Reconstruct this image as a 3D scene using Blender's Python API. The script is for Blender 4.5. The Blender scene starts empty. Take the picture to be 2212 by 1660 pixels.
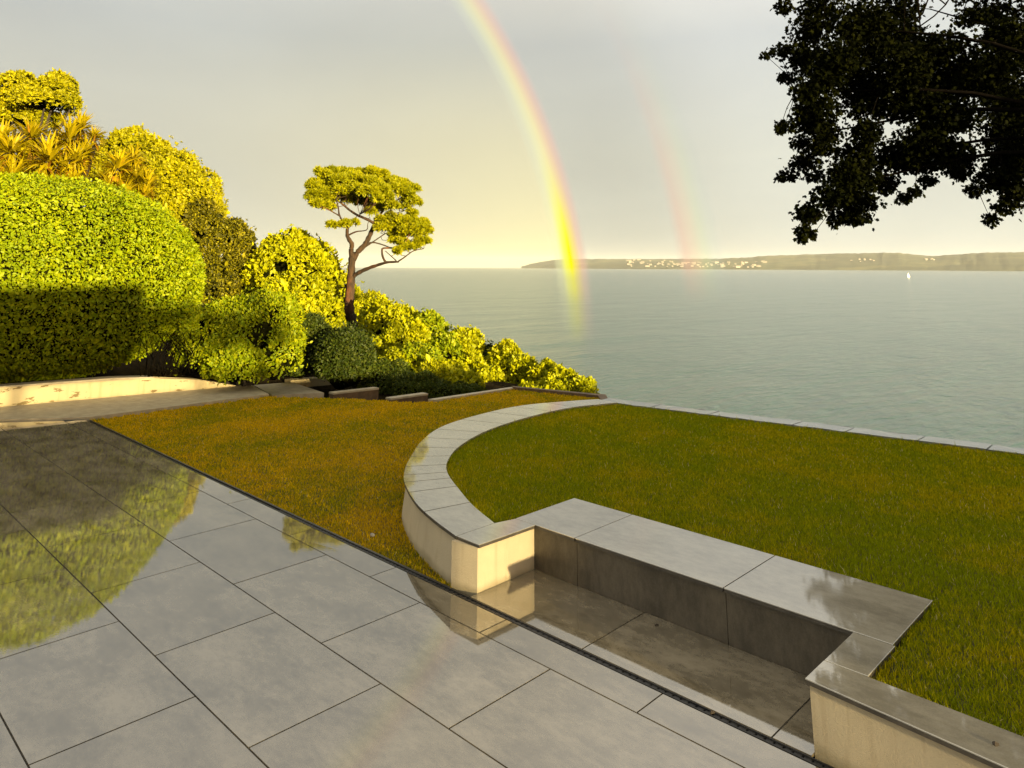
import bpy, math, random
import numpy as np
from mathutils import Vector, Matrix
R = math.radians
rng = np.random.default_rng(7); random.seed(7)
scene = bpy.context.scene
COL = scene.collection

# ------------------------------------------------------------------ camera
# world axes: X runs along the patio drain (towards the viewer's right), Y across it towards the sea, Z up; metres
FPX, PW, PH, H0 = 1557.0, 2212.0, 1660.0, 2.2
PITCH, YAW, ROLL, PY = -0.2119, 0.7737, 0.0033, 242.0      # the lens axis meets the picture at row PY (vertical shift)
EYE = np.array([0.612, -0.622, H0])
cam_d = bpy.data.cameras.new('camera'); cam = bpy.data.objects.new('camera', cam_d); COL.objects.link(cam)
cam_d.sensor_width = 36.0; cam_d.lens = FPX / PW * 36.0
cam_d.clip_start = 0.1; cam_d.clip_end = 60000
cam.location = tuple(EYE); cam_d.shift_y = -(PH/2 - PY)/PW
cam.rotation_euler = (Matrix.Rotation(YAW, 3, 'Z') @ Matrix.Rotation(math.pi/2 - PITCH, 3, 'X') @ Matrix.Rotation(ROLL, 3, 'Z')).to_euler()
scene.camera = cam

# ------------------------------------------------------------------ light
SUN_EL = 5.3
LIGHT = np.array([-0.988*math.cos(R(SUN_EL)), 0.1542*math.cos(R(SUN_EL)), -math.sin(R(SUN_EL))]); LIGHT /= np.linalg.norm(LIGHT)
scene.view_settings.view_transform = 'Standard'; scene.view_settings.look = 'None'
scene.view_settings.exposure = 2.2; scene.view_settings.gamma = 1.0
sun_d = bpy.data.lights.new('sun', 'SUN'); sun = bpy.data.objects.new('sun', sun_d); COL.objects.link(sun)
sun_d.energy = 5.0; sun_d.angle = R(0.6); sun_d.color = (1.0, 0.80, 0.42)
sun.rotation_euler = Vector(LIGHT).to_track_quat('-Z', 'Y').to_euler(); sun.location = (8, -2, 12)

class NT:
    """small helper to write node trees as expressions"""
    def __init__(s, tree): s.t = tree; s.n = tree.nodes; s.l = tree.links
    def new(s, typ, **kw):
        n = s.n.new(typ)
        for k, v in kw.items(): setattr(n, k, v)
        return n
    def put(s, sock, v):
        if v is None: return
        if hasattr(v, 'is_output'): s.l.new(v, sock)
        else:
            if hasattr(sock.default_value, '__len__') and not hasattr(v, '__len__'): v = (v,)*len(sock.default_value)
            if hasattr(v, '__len__') and len(sock.default_value) == 4 and len(v) == 3: v = tuple(v) + (1,)
            sock.default_value = v
    def math(s, op, a, b=None, c=None):
        n = s.new('ShaderNodeMath', operation=op)
        for i, v in enumerate((a, b, c)):
            if v is not None: s.put(n.inputs[i], v)
        return n.outputs[0]
    def vmath(s, op, a, b=None):
        n = s.new('ShaderNodeVectorMath', operation=op)
        s.put(n.inputs[0], a)
        if b is not None: s.put(n.inputs[1], b)
        return n.outputs['Value'] if op in ('DOT_PRODUCT', 'LENGTH') else n.outputs[0]
    def smooth(s, x, a, b, lo=0.0, hi=1.0):
        n = s.new('ShaderNodeMapRange', interpolation_type='SMOOTHSTEP')
        s.put(n.inputs[0], x)
        for i, v in enumerate((a, b, lo, hi)): n.inputs[i+1].default_value = v
        return n.outputs[0]
    def mix(s, f, a, b, typ='MIX'):
        n = s.new('ShaderNodeMix', data_type='RGBA', blend_type=typ); n.clamp_factor = True
        s.put(n.inputs[0], f); s.put(n.inputs[6], a); s.put(n.inputs[7], b)
        return n.outputs[2]
    def ramp(s, x, stops, interp='LINEAR'):
        n = s.new('ShaderNodeValToRGB'); r = n.color_ramp; r.interpolation = interp
        while len(r.elements) < len(stops): r.elements.new(0.5)
        for e, (p, c) in zip(r.elements, stops):
            e.position = p; e.color = tuple(c) + ((1,) if len(c) == 3 else ())
        s.put(n.inputs[0], x)
        return n.outputs[0]
    def noise(s, vec, scale, detail=3, rough=0.55, dist=0.0):
        n = s.new('ShaderNodeTexNoise'); s.put(n.inputs['Vector'], vec)
        n.inputs['Scale'].default_value = scale; n.inputs['Detail'].default_value = detail
        n.inputs['Roughness'].default_value = rough; n.inputs['Distortion'].default_value = dist
        return n.outputs[0]
    def stretch(s, vec, sc, rot=(0, 0, 0)):
        n = s.new('ShaderNodeMapping'); s.put(n.inputs[0], vec); n.inputs['Scale'].default_value = sc; n.inputs['Rotation'].default_value = rot
        return n.outputs[0]
    def bump(s, h, strength=0.3, dist=0.01, normal=None):
        n = s.new('ShaderNodeBump'); n.inputs['Strength'].default_value = strength; n.inputs['Distance'].default_value = dist
        s.put(n.inputs['Height'], h)
        if normal is not None: s.put(n.inputs['Normal'], normal)
        return n.outputs[0]

# ------------------------------------------------------------------ sky: rain cloud, brighter and yellow inside the bow, clear low sun behind the viewer
EXF = 1/4.595
world = bpy.data.worlds.new('World'); scene.world = world; world.use_nodes = True
w = NT(world.node_tree); w.n.clear()
d = w.new('ShaderNodeTexCoord').outputs['Generated']
z = w.new('ShaderNodeSeparateXYZ'); w.put(z.inputs[0], d); z = z.outputs[2]
gam = w.math('MULTIPLY', w.math('ARCCOSINE', w.vmath('DOT_PRODUCT', d, tuple(LIGHT))), 57.29578)
zc = w.math('MAXIMUM', z, 0.0)
base = w.ramp(zc, [(0.0, (.60, .60, .51)), (.05, (.61, .61, .505)), (.15, (.60, .60, .505)), (.30, (.575, .59, .55)), (.5, (.92, .86, .73)), (1.0, (1.08, 1.0, .82))])
cl = w.noise(w.stretch(d, (1, 1, 2.6)), 2.2, 4, .55, .6)
base = w.mix(1.0, base, w.ramp(cl, [(.25, (.93, .93, .935)), (.75, (1.06, 1.06, 1.05))]), 'MULTIPLY')
out = w.smooth(gam, 46, 60)
base = w.mix(out, base, w.mix(1.0, base, (1.22, 1.23, 1.27), 'MULTIPLY'))
near_bow = w.smooth(gam, 16, 42.0)
inside = w.smooth(gam, 42.6, 41.4)
low = w.math('POWER', 2.718, w.math('MULTIPLY', zc, -7.5))
glow = w.math('MULTIPLY', w.math('MULTIPLY', near_bow, inside), low)
base = w.mix(w.math('MULTIPLY', glow, 1.12), base, (1.06, .95, .42))
base = w.mix(w.math('MULTIPLY', inside, w.math('MULTIPLY', w.smooth(gam, 8, 34, .05, .32), w.smooth(zc, .45, .05))), base, (.84, .76, .52))
base = w.mix(w.math('MULTIPLY', inside, w.smooth(zc, .16, .34)), base, w.mix(1.0, base, (.90, .93, 1.0), 'MULTIPLY'))
skyt = w.new('ShaderNodeTexSky', sky_type='NISHITA'); skyt.sun_disc = False
skyt.sun_elevation = R(SUN_EL); skyt.sun_rotation = R(99.15); skyt.air_density = 1.2; skyt.dust_density = 2.0
bg1 = w.new('ShaderNodeBackground'); w.put(bg1.inputs[0], base); bg1.inputs[1].default_value = EXF
bg2 = w.new('ShaderNodeBackground'); w.put(bg2.inputs[0], skyt.outputs[0]); bg2.inputs[1].default_value = 0.05
mx = w.new('ShaderNodeMixShader'); w.put(mx.inputs[0], w.smooth(gam, 110, 150, 0.0, 0.9))
w.l.new(bg1.outputs[0], mx.inputs[1]); w.l.new(bg2.outputs[0], mx.inputs[2])
wo = w.new('ShaderNodeOutputWorld'); w.l.new(mx.outputs[0], wo.inputs[0])

# ------------------------------------------------------------------ geometry helpers
_e1 = np.array([math.cos(-YAW), math.sin(-YAW)]); _e2 = np.array([math.sin(YAW), math.cos(YAW)])
def ray(x, y):
    x -= PW/2; y -= PH/2
    c, s = math.cos(-ROLL), math.sin(-ROLL)
    x, y = c*x - s*y, s*x + c*y
    u, v = x/FPX, -(y + PH/2 - PY)/FPX
    dd = np.array([u, math.cos(PITCH)+v*math.sin(PITCH), v*math.cos(PITCH)-math.sin(PITCH)])
    return np.array([dd[:2]@_e1, dd[:2]@_e2, dd[2]]), dd[1]
def atD(x, y, D):
    """world point seen at photo position x,y that stands D metres ahead"""
    r, f = ray(x, y); return EYE + r*((D + .87)/f)
def at(x, y, z=0.0):
    r, f = ray(x, y); return EYE + r*((z-H0)/r[2])

def link(name, me, mat, parent=None, smooth=False):
    if mat is not None: me.materials.append(mat)
    if smooth: me.polygons.foreach_set('use_smooth', np.ones(len(me.polygons), dtype=bool))
    me.update()
    o = bpy.data.objects.new(name, me); COL.objects.link(o)
    if parent is not None:
        o.parent = parent
        o.matrix_parent_inverse = Matrix.Translation(-Vector(parent.location))
    return o
def uniform_mesh(name, V, Fc):
    V = np.asarray(V, np.float32); Fc = np.asarray(Fc, np.int32); k = Fc.shape[1]
    me = bpy.data.meshes.new(name)
    me.vertices.add(len(V)); me.vertices.foreach_set('co', V.ravel())
    me.loops.add(Fc.size); me.loops.foreach_set('vertex_index', Fc.ravel())
    me.polygons.add(len(Fc)); me.polygons.foreach_set('loop_start', np.arange(0, Fc.size, k, dtype=np.int32))
    me.update(calc_edges=True); return me
class MB:
    def __init__(s): s.v = []; s.f = []
    def add(s, vs, fs):
        o = len(s.v); s.v += [tuple(map(float, q)) for q in vs]; s.f += [tuple(i+o for i in f) for f in fs]
    def box(s, a, b):
        (x0, y0, z0), (x1, y1, z1) = a, b
        s.prism([(x0, y0), (x1, y0), (x1, y1), (x0, y1)], z0, z1)
    def prism(s, poly, z0, z1, bev=0.0):
        n = len(poly)
        ar = sum(poly[i][0]*poly[(i+1) % n][1]-poly[(i+1) % n][0]*poly[i][1] for i in range(n))
        if ar < 0: poly = poly[::-1]
        z0 = [z0]*n if not hasattr(z0, '__len__') else (z0[::-1] if ar < 0 else z0)
        z1 = [z1]*n if not hasattr(z1, '__len__') else (z1[::-1] if ar < 0 else z1)
        rings = [[(p[0], p[1], q) for p, q in zip(poly, z0)]]
        if bev:
            rings.append([(p[0], p[1], q-bev) for p, q in zip(poly, z1)])
            rings.append([(p[0], p[1], q) for p, q in zip(inset(poly, bev), z1)])
        else: rings.append([(p[0], p[1], q) for p, q in zip(poly, z1)])
        vs = [q for r in rings for q in r]; fs = [tuple(range(n))[::-1]]
        for k in range(len(rings)-1):
            for i in range(n): fs.append((k*n+i, k*n+(i+1) % n, (k+1)*n+(i+1) % n, (k+1)*n+i))
        fs.append(tuple((len(rings)-1)*n+i for i in range(n)))
        s.add(vs, fs)
    def tube(s, pts, rad, seg=7, wob=0.0):
        pts = [Vector(p) for p in pts]; n = len(pts)
        if not hasattr(rad, '__len__'): rad = [rad]*n
        vs, fs = [], []
        up = Vector((.3, .2, .9)).normalized()
        for i, p in enumerate(pts):
            t = (pts[min(i+1, n-1)]-pts[max(i-1, 0)]).normalized()
            a = t.cross(up if abs(t.dot(up)) < .95 else Vector((1, 0, 0))).normalized(); b = t.cross(a)
            for k in range(seg):
                th = 2*math.pi*k/seg; rr = rad[i]*(1+wob*math.sin(3*th+i*1.7))
                vs.append(p + a*math.cos(th)*rr + b*math.sin(th)*rr)
        for i in range(n-1):
            for k in range(seg): fs.append((i*seg+k, i*seg+(k+1) % seg, (i+1)*seg+(k+1) % seg, (i+1)*seg+k))
        fs.append(tuple(range(seg))[::-1]); fs.append(tuple((n-1)*seg+k for k in range(seg)))
        s.add(vs, fs)
    def build(s, name, mat, parent=None, smooth=False):
        me = bpy.data.meshes.new(name); me.from_pydata(s.v, [], s.f); return link(name, me, mat, parent, smooth)
def inset(poly, dd):
    n = len(poly); res = []
    for i in range(n):
        p0, p1, p2 = (Vector(poly[(i+k) % n][:2]) for k in (-1, 0, 1))
        a = (p1-p0).normalized(); b = (p2-p1).normalized()
        na = Vector((-a.y, a.x)); nb = Vector((-b.y, b.x)); m = na+nb
        res.append(tuple(p1 + m*(dd/max(.3, 1+na.dot(nb)))))
    return res
def tag(o, label, cat, group=None, kind=None):
    if label: o['label'] = label
    if cat: o['category'] = cat
    if group: o['group'] = group
    if kind: o['kind'] = kind
    return o
def thing(name, label, cat, loc, group=None):
    o = bpy.data.objects.new(name, None); COL.objects.link(o); o.location = tuple(map(float, loc)); o.empty_display_size = .2
    return tag(o, label, cat, group)
def struct(o): o['kind'] = 'structure'; return o
def smooth_curve(pts, n):
    P = [Vector(p) for p in pts]; P = [2*P[0]-P[1]] + P + [2*P[-1]-P[-2]]; res = []
    for i in range(1, len(P)-2):
        for k in range(12):
            t = k/12; a, b, c, e = P[i-1:i+3]
            res.append(.5*((2*b)+(c-a)*t+(2*a-5*b+4*c-e)*t*t+(3*b-a-3*c+e)*t**3))
    res.append(P[-2])
    L = [0]
    for i in range(1, len(res)): L.append(L[-1]+(res[i]-res[i-1]).length)
    T = np.linspace(0, L[-1], n); A = np.array([tuple(q) for q in res])
    return np.stack([np.interp(T, L, A[:, k]) for k in range(A.shape[1])], 1)
def in_poly(P, poly):
    x, y = P[:, 0], P[:, 1]; c = np.zeros(len(P), bool); n = len(poly)
    for i in range(n):
        x1, y1 = poly[i][:2]; x2, y2 = poly[(i+1) % n][:2]
        if y1 == y2: continue
        c ^= ((y1 > y) != (y2 > y)) & (x < (x2-x1)*(y-y1)/(y2-y1)+x1)
    return c

# ------------------------------------------------------------------ materials
def mat(name):
    m = bpy.data.materials.new(name); m.use_nodes = True; t = NT(m.node_tree); t.n.clear()
    o = t.new('ShaderNodeOutputMaterial'); return m, t, o
def principled(t, o, color, rough=.6, ior=1.45, normal=None, **kw):
    p = t.new('ShaderNodeBsdfPrincipled'); t.put(p.inputs['Base Color'], color); t.put(p.inputs['Roughness'], rough)
    t.put(p.inputs['IOR'], ior)
    if normal is not None: t.put(p.inputs['Normal'], normal)
    for k, v in kw.items(): t.put(p.inputs[k.replace('_', ' ')], v)
    t.l.new(p.outputs[0], o.inputs[0]); return p
def objco(t): return t.new('ShaderNodeNewGeometry').outputs['Position']
def island(t): return t.new('ShaderNodeNewGeometry').outputs['Random Per Island']

def tile_mat(name, dark, light, wet=True, ior=2.25, rough=.014, streak=(1.0, 1.8, 1.8)):
    m, t, o = mat(name); P = objco(t); ri = island(t)
    off = t.new('ShaderNodeCombineXYZ'); t.put(off.inputs[0], t.math('MULTIPLY', ri, 37.0)); t.put(off.inputs[1], t.math('MULTIPLY', ri, 91.0))
    Q = t.vmath('ADD', t.stretch(P, streak), off.outputs[0])
    n1 = t.noise(Q, 2.2, 7, .66, .3); n2 = t.noise(Q, 13.0, 4, .65); n3 = t.noise(P, 140, 2, .6)
    v = t.math('ADD', t.math('MULTIPLY', n1, .55), t.math('ADD', t.math('MULTIPLY', n2, .27), t.math('MULTIPLY', n3, .18)))
    c = t.ramp(v, [(.41, dark), (.60, light)])
    c = t.mix(t.math('MULTIPLY', ri, .35), c, tuple(.82*q for q in dark))
    film = t.noise(P, 2.3, 3, .5)
    rg = t.math('ADD', t.math('MULTIPLY', t.smooth(film, .45, .72), .035), rough)
    h = t.math('ADD', t.math('MULTIPLY', t.noise(P, 55, 3, .6), .5), t.noise(P, 7, 2, .5))
    principled(t, o, c, rg, ior, t.bump(h, .026, .004))
    return m
M_TILE = tile_mat('wet_porcelain_tile', (.085, .070, .044), (.225, .190, .130), ior=2.75)
M_COPE = tile_mat('wet_coping_tile', (.20, .180, .138), (.33, .302, .235), ior=3.0, rough=.03)
M_RISER = tile_mat('brown_cladding_tile', (.050, .040, .026), (.115, .094, .064), ior=1.45, rough=.35, streak=(2.5, 2.5, 1.0))

def plain(name, c1, c2, scale=8.0, rough=.8, bump=.3, bd=.01, ior=1.45, detail=5):
    m, t, o = mat(name); P = objco(t); n = t.noise(P, scale, detail, .6)
    principled(t, o, t.ramp(n, [(.3, c1), (.7, c2)]), rough, ior, t.bump(t.noise(P, scale*9, 3, .6), bump, bd)); return m
M_GROUT = plain('dark_grout', (.030, .027, .022), (.05, .045, .038), 30)
M_SOIL = plain('dark_soil', (.010, .008, .004), (.028, .021, .011), 18, bump=.8, bd=.03, rough=1.0, ior=1.05)
M_BLACK = plain('black_edging', (.010, .010, .011), (.024, .024, .026), 40, rough=.35)
M_STEEL = plain('dark_grate_metal', (.035, .036, .04), (.07, .07, .075), 30, rough=.3)
M_EDGE = plain('coping_edge_stone', (.040, .034, .027), (.075, .064, .05), 14, rough=.5)
M_STONE = tile_mat('wet_natural_stone', (.10, .105, .10), (.25, .25, .235), ior=1.9, rough=.10)
M_WOOD = plain('brown_timber', (.05, .028, .012), (.11, .066, .03), 9, rough=.7)
M_BARK_D = plain('grey_brown_bark', (.012, .009, .006), (.036, .026, .016), 12, rough=.9, bump=.8, bd=.03)

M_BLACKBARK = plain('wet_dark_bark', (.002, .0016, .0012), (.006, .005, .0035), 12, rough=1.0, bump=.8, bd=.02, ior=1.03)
def render_mat(name, base, stain, amount):
    m, t, o = mat(name); P = objco(t)
    n = t.noise(P, 3.0, 5, .6); c = t.ramp(n, [(.3, tuple(.86*q for q in base)), (.7, base)])
    run = t.noise(t.stretch(P, (9, 9, .8)), 1.5, 4, .6); c = t.mix(t.math('MULTIPLY', t.smooth(run, .52, .72), .38), c, stain)
    pt = t.smooth(t.noise(t.stretch(P, (1.2, 1.2, 3.4)), 2.6, 5, .62), 1.0-amount-.03, 1.0-amount); c = t.mix(pt, c, tuple(.55*q for q in stain))
    zz = t.new('ShaderNodeSeparateXYZ'); t.put(zz.inputs[0], P)
    foot = t.smooth(t.math('ADD', zz.outputs[2], t.math('MULTIPLY', n, .10)), .10, .04); c = t.mix(t.math('MULTIPLY', foot, .5), c, (.16, .13, .06))
    principled(t, o, c, .85, 1.4, t.bump(t.math('ADD', t.noise(P, 70, 4, .7), t.noise(P, 260, 2, .6)), .55, .006)); return m
M_RENDER = render_mat('cream_wall_render', (.48, .40, .27), (.29, .225, .135), .25)
M_RENDER_OLD = render_mat('old_cream_render', (.52, .43, .25), (.33, .24, .10), .36)
M_PATH = plain('sandy_path_paving', (.22, .185, .125), (.36, .305, .21), 7, rough=.5, bump=.4, bd=.006)
m, t, o = mat('gravel_dirt_lawn'); P = objco(t)
principled(t, o, t.ramp(t.noise(P, 1.2, 5, .6), [(.35, (.045, .05, .008)), (.65, (.10, .07, .012))]), .95, 1.4, t.bump(t.noise(P, 60, 4, .7), .9, .03)); M_TURF = m

def leaf_mat(name, cols, transl=.35, rough=.5, tint=None, spec=1.22, k=.46):
    """cols: three leaf colours picked at random per leaf"""
    m, t, o = mat(name); r = island(t)
    c = t.ramp(r, [(.0, tuple(k*q for q in cols[0])), (.5, tuple(k*q for q in cols[1])), (1.0, tuple(k*q for q in cols[2]))])
    pn = t.noise(objco(t), .8, 3, .5)
    c = t.mix(1.0, c, t.ramp(pn, [(.3, (.78, .80, .8)), (.7, (1.15, 1.1, 1.0))]), 'MULTIPLY')
    p = t.new('ShaderNodeBsdfPrincipled'); t.put(p.inputs['Base Color'], c); p.inputs['Roughness'].default_value = rough; p.inputs['IOR'].default_value = spec
    tr = t.new('ShaderNodeBsdfTranslucent'); t.put(tr.inputs[0], t.mix(1.0, c, (1.15, 1.1, .6), 'MULTIPLY'))
    mx = t.new('ShaderNodeMixShader'); mx.inputs[0].default_value = transl
    t.l.new(p.outputs[0], mx.inputs[1]); t.l.new(tr.outputs[0], mx.inputs[2]); t.l.new(mx.outputs[0], o.inputs[0]); return m
M_HEDGE = leaf_mat('hedge_leaf', [(.29, .41, .003), (.40, .50, .003), (.52, .57, .003)], .30)
M_BUSH = leaf_mat('bush_leaf', [(.22, .32, .004), (.36, .44, .004), (.52, .54, .004)], .28)
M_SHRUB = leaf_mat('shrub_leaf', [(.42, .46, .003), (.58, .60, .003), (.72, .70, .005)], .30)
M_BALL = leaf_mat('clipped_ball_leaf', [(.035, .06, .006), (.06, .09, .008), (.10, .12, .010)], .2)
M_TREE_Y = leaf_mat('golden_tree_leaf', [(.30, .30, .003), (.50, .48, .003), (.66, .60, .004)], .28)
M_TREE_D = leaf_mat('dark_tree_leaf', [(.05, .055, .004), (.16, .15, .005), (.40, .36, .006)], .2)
M_PALM = leaf_mat('sword_leaf', [(.40, .33, .004), (.58, .47, .004), (.70, .53, .008)], .25)
M_PALM_DRY = leaf_mat('dry_sword_leaf', [(.40, .18, .010), (.52, .26, .014), (.60, .32, .02)], .25)
M_PINE = leaf_mat('pine_needle', [(.30, .34, .003), (.46, .47, .003), (.62, .58, .004)], .25)
M_OAK = leaf_mat('shade_dark_tree_leaf', [(.008, .011, .002), (.014, .019, .003), (.034, .040, .004)], .10, .6, None, 1.05, .17)  # near-black leaf colour stands in for the shade on this tree
M_COVER = leaf_mat('ground_cover_leaf', [(.04, .07, .006), (.08, .12, .008), (.14, .16, .010)], .25)
M_GRASS_DRY = leaf_mat('dry_lawn_blade', [(.16, .13, .008), (.27, .16, .010), (.33, .19, .014)], .3, .6)
M_GRASS = leaf_mat('lawn_blade', [(.075, .115, .006), (.15, .145, .008), (.24, .17, .012)], .3, .6)
M_CORE = plain('dark_shade_core', (.003, .004, .001), (.010, .010, .0025), 10, rough=1.0, ior=1.02)  # dark colour paints the deep shade inside the plants

# grass patches: dry and green areas
def grass_mat(name, g, dry, lo, hi):
    m, t, o = mat(name); r = island(t); P = objco(t)
    pat = t.math('ADD', t.math('MULTIPLY', t.noise(P, .9, 4, .6, .4), .7), t.math('MULTIPLY', t.noise(P, 4.5, 3, .6), .3))
    f = t.smooth(t.math('ADD', pat, t.math('MULTIPLY', t.math('SUBTRACT', r, .5), .22)), lo, hi)
    c = t.mix(f, t.ramp(r, [(0, tuple(.6*q for q in g)), (1, tuple(1.3*q for q in g))]), t.ramp(r, [(0, tuple(.7*q for q in dry)), (1, tuple(1.35*q for q in dry))]))
    straw = t.math('GREATER_THAN', r, .985); c = t.mix(straw, c, (.5, .42, .16))
    p = t.new('ShaderNodeBsdfPrincipled'); t.put(p.inputs['Base Color'], c); p.inputs['Roughness'].default_value = .7; p.inputs['IOR'].default_value = 1.08
    tr = t.new('ShaderNodeBsdfTranslucent'); t.put(tr.inputs[0], c)
    mx = t.new('ShaderNodeMixShader'); mx.inputs[0].default_value = .3
    t.l.new(p.outputs[0], mx.inputs[1]); t.l.new(tr.outputs[0], mx.inputs[2]); t.l.new(mx.outputs[0], o.inputs[0]); return m
M_LAWN_UP = grass_mat('upper_lawn_blades', (.220, .255, .002), (.370, .300, .002), .42, .70)
M_LAWN_LOW = grass_mat('lower_lawn_blades', (.29, .275, .002), (.56, .355, .004), .36, .60)

# ------------------------------------------------------------------ sea, terrain, far shore
SEA = -18.0
m, t, o = mat('rain_grey_sea'); P = objco(t)
dist = t.vmath('LENGTH', P)
w1 = t.noise(t.stretch(P, (.55, .22, .3), (0, 0, .9)), 1.0, 5, .62, .4)
w2 = t.noise(t.stretch(P, (.05, .02, .05), (0, 0, .8)), 1.0, 4, .6, .3)
w3 = t.noise(t.stretch(P, (.004, .0011, .004), (0, 0, .75)), 1.0, 3, .6, .3)
c = t.mix(t.smooth(w3, .35, .65), (.026, .068, .050), (.042, .086, .066))
h = t.math('ADD', t.math('MULTIPLY', w1, .5), t.math('MULTIPLY', w2, 2.2))
principled(t, o, c, .16, 1.33, t.bump(h, .85, 1.3)); M_SEA = m
rr = [20, 40, 80, 160, 320, 640, 1300, 2600, 5200, 9000, 13000]; na = 48
V = [(r*math.cos(a), r*math.sin(a), SEA) for r in rr for a in np.linspace(R(5), R(265), na)]
Fq = [(i*na+k, (i+1)*na+k, (i+1)*na+k+1, i*na+k+1) for i in range(len(rr)-1) for k in range(na-1)]
struct(link('sea', uniform_mesh('sea', V, Fq), M_SEA))

def ground_z(x, y):
    s = y - 9.9 - .42*np.maximum(0, -7.0-x)*(x < -7)
    return np.where(s > 0, -.25 - .62*s, -.25) + .25*np.sin(x*.8)*np.sin(y*.7)*(s > 0) + np.clip((-13.6-x)*.9, 0, .45)*(s <= 0)
gx = np.concatenate([np.linspace(-90, -32, 20), np.linspace(-31, 10, 70), np.linspace(11, 60, 20)]); gy = np.concatenate([np.linspace(-60, -8, 16), np.linspace(-7, 46, 80)])
GX, GY = np.meshgrid(gx, gy, indexing='ij'); GZ = np.maximum(ground_z(GX, GY), SEA-.6)
nx, ny = GX.shape
idx = np.arange(nx*ny).reshape(nx, ny)
Fq = np.stack([idx[:-1, :-1], idx[1:, :-1], idx[1:, 1:], idx[:-1, 1:]], -1).reshape(-1, 4)
struct(link('hillside', uniform_mesh('hillside', np.stack([GX, GY, GZ], -1).reshape(-1, 3), Fq), M_SOIL, smooth=True))

# far headland
m, t, o = mat('far_wooded_land'); P = objco(t)
n = t.noise(t.stretch(P, (.004, .004, .010)), 1.0, 5, .65); n2 = t.noise(t.stretch(P, (.0016, .0016, .004)), 1.0, 3, .5)
c = t.mix(t.smooth(n2, .45, .6), t.ramp(n, [(.35, (.018, .026, .012)), (.65, (.045, .052, .022))]), t.ramp(n, [(.4, (.04, .052, .02)), (.6, (.09, .09, .035))]))
principled(t, o, c, .95); M_FAR = m
ridge_px = [(1000, 580), (1128, 577), (1150, 570), (1185, 564), (1210, 560.5), (1301, 559.5), (1360, 560), (1480, 559.5), (1553, 559.3), (1626, 556), (1650, 553.5), (1747, 550), (1868, 547), (1940, 546.5), (2013, 553.5), (2085, 549), (2134, 546), (2212, 545), (2330, 542), (2500, 540), (2700, 545)]
shore_px = [(1000, 576), (1120, 576), (1360, 577), (1577, 579.5), (1771, 583), (2110, 585.5), (2700, 588)]
xs = np.arange(1128, 2700, 7.0); rg = np.random.default_rng(3)
ridge = np.interp(xs, *zip(*ridge_px)) + np.cumsum(rg.normal(0, .25, len(xs)))*.0 + rg.normal(0, .35, len(xs)); shore = np.interp(xs, *zip(*shore_px))
def shore_D(x): return np.interp(x, [1000, 1120, 1400, 2212, 2700], [12300, 11000, 8600, 6200, 5800])
V = []; NTR = 9
def far_point(x, tt):
    y0 = np.interp(x, *zip(*shore_px)); y1 = np.interp(x, xs, ridge)
    p = atD(x, y0 + (y1-y0)*min(1, tt)**.85, shore_D(x) + 1500*tt)
    if tt > 1: p[2] -= (tt-1)*400
    if tt == 0: p[2] = SEA - .3
    return p
for k, x in enumerate(xs):
    for q in range(NTR): V.append(far_point(x, q/6.0) + (np.array([0, 0, rg.normal(0, 3.0)]) if 0 < q < 6 else 0))
Fq = [(i*NTR+q, (i+1)*NTR+q, (i+1)*NTR+q+1, i*NTR+q+1) for i in range(len(xs)-1) for q in range(NTR-1)]
struct(link('far_hills', uniform_mesh('far_hills', V, Fq), M_FAR, smooth=True))

M_WHITE = plain('white_house_wall', (.15, .14, .115), (.24, .225, .19), .05, rough=.8, bump=0)
M_ROOF = plain('grey_house_roof', (.16, .13, .11), (.24, .20, .17), .05, rough=.8, bump=0)
def house_mesh(l, wd, h):
    me = bpy.data.meshes.new('town_house'); a, b = l/2, wd/2; e = .8
    v = [(-a, -b, 0), (a, -b, 0), (a, b, 0), (-a, b, 0), (-a, -b, h), (a, -b, h), (a, b, h), (-a, b, h), (-a, 0, h+b*.8), (a, 0, h+b*.8),
         (-a-e, -b-e, h-.4), (a+e, -b-e, h-.4), (a+e, 0, h+b*.8+.5), (-a-e, 0, h+b*.8+.5), (a+e, b+e, h-.4), (-a-e, b+e, h-.4)]
    f = [(0, 1, 5, 4), (1, 2, 6, 9, 5), (2, 3, 7, 6), (3, 0, 4, 8, 7), (10, 11, 12, 13), (13, 12, 14, 15)]
    me.from_pydata(v, [], f); me.materials.append(M_WHITE); me.materials.append(M_ROOF)
    for i in (4, 5): me.polygons[i].material_index = 1
    return me
hm = [house_mesh(19, 11, 9), house_mesh(30, 12, 12), house_mesh(13, 10, 7), house_mesh(48, 14, 13)]
hr = np.random.default_rng(11); hcount = 0
for (x0, x1, t0, t1, n) in [(1355, 1460, .15, .8, 34), (1460, 1560, .05, .55, 34), (1560, 1660, .05, .5, 26), (1835, 1895, .40, .62, 10), (1985, 2040, .55, .75, 5), (1365, 1600, .03, .08, 14)]:
    for k in range(n):
        x = hr.uniform(x0, x1); tt = hr.uniform(t0, t1); p = far_point(x, tt)
        o = bpy.data.objects.new('town_house', hm[hr.choice(4, p=[.4, .3, .2, .1])]); COL.objects.link(o)
        o.location = tuple(p - np.array([0, 0, 2.0])); o.rotation_euler = (0, 0, hr.uniform(-.5, .5) + YAW)
        tag(o, 'tiny pale house of the far shore town across the bay', 'house', 'pale houses of the far shore town'); hcount += 1

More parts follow.
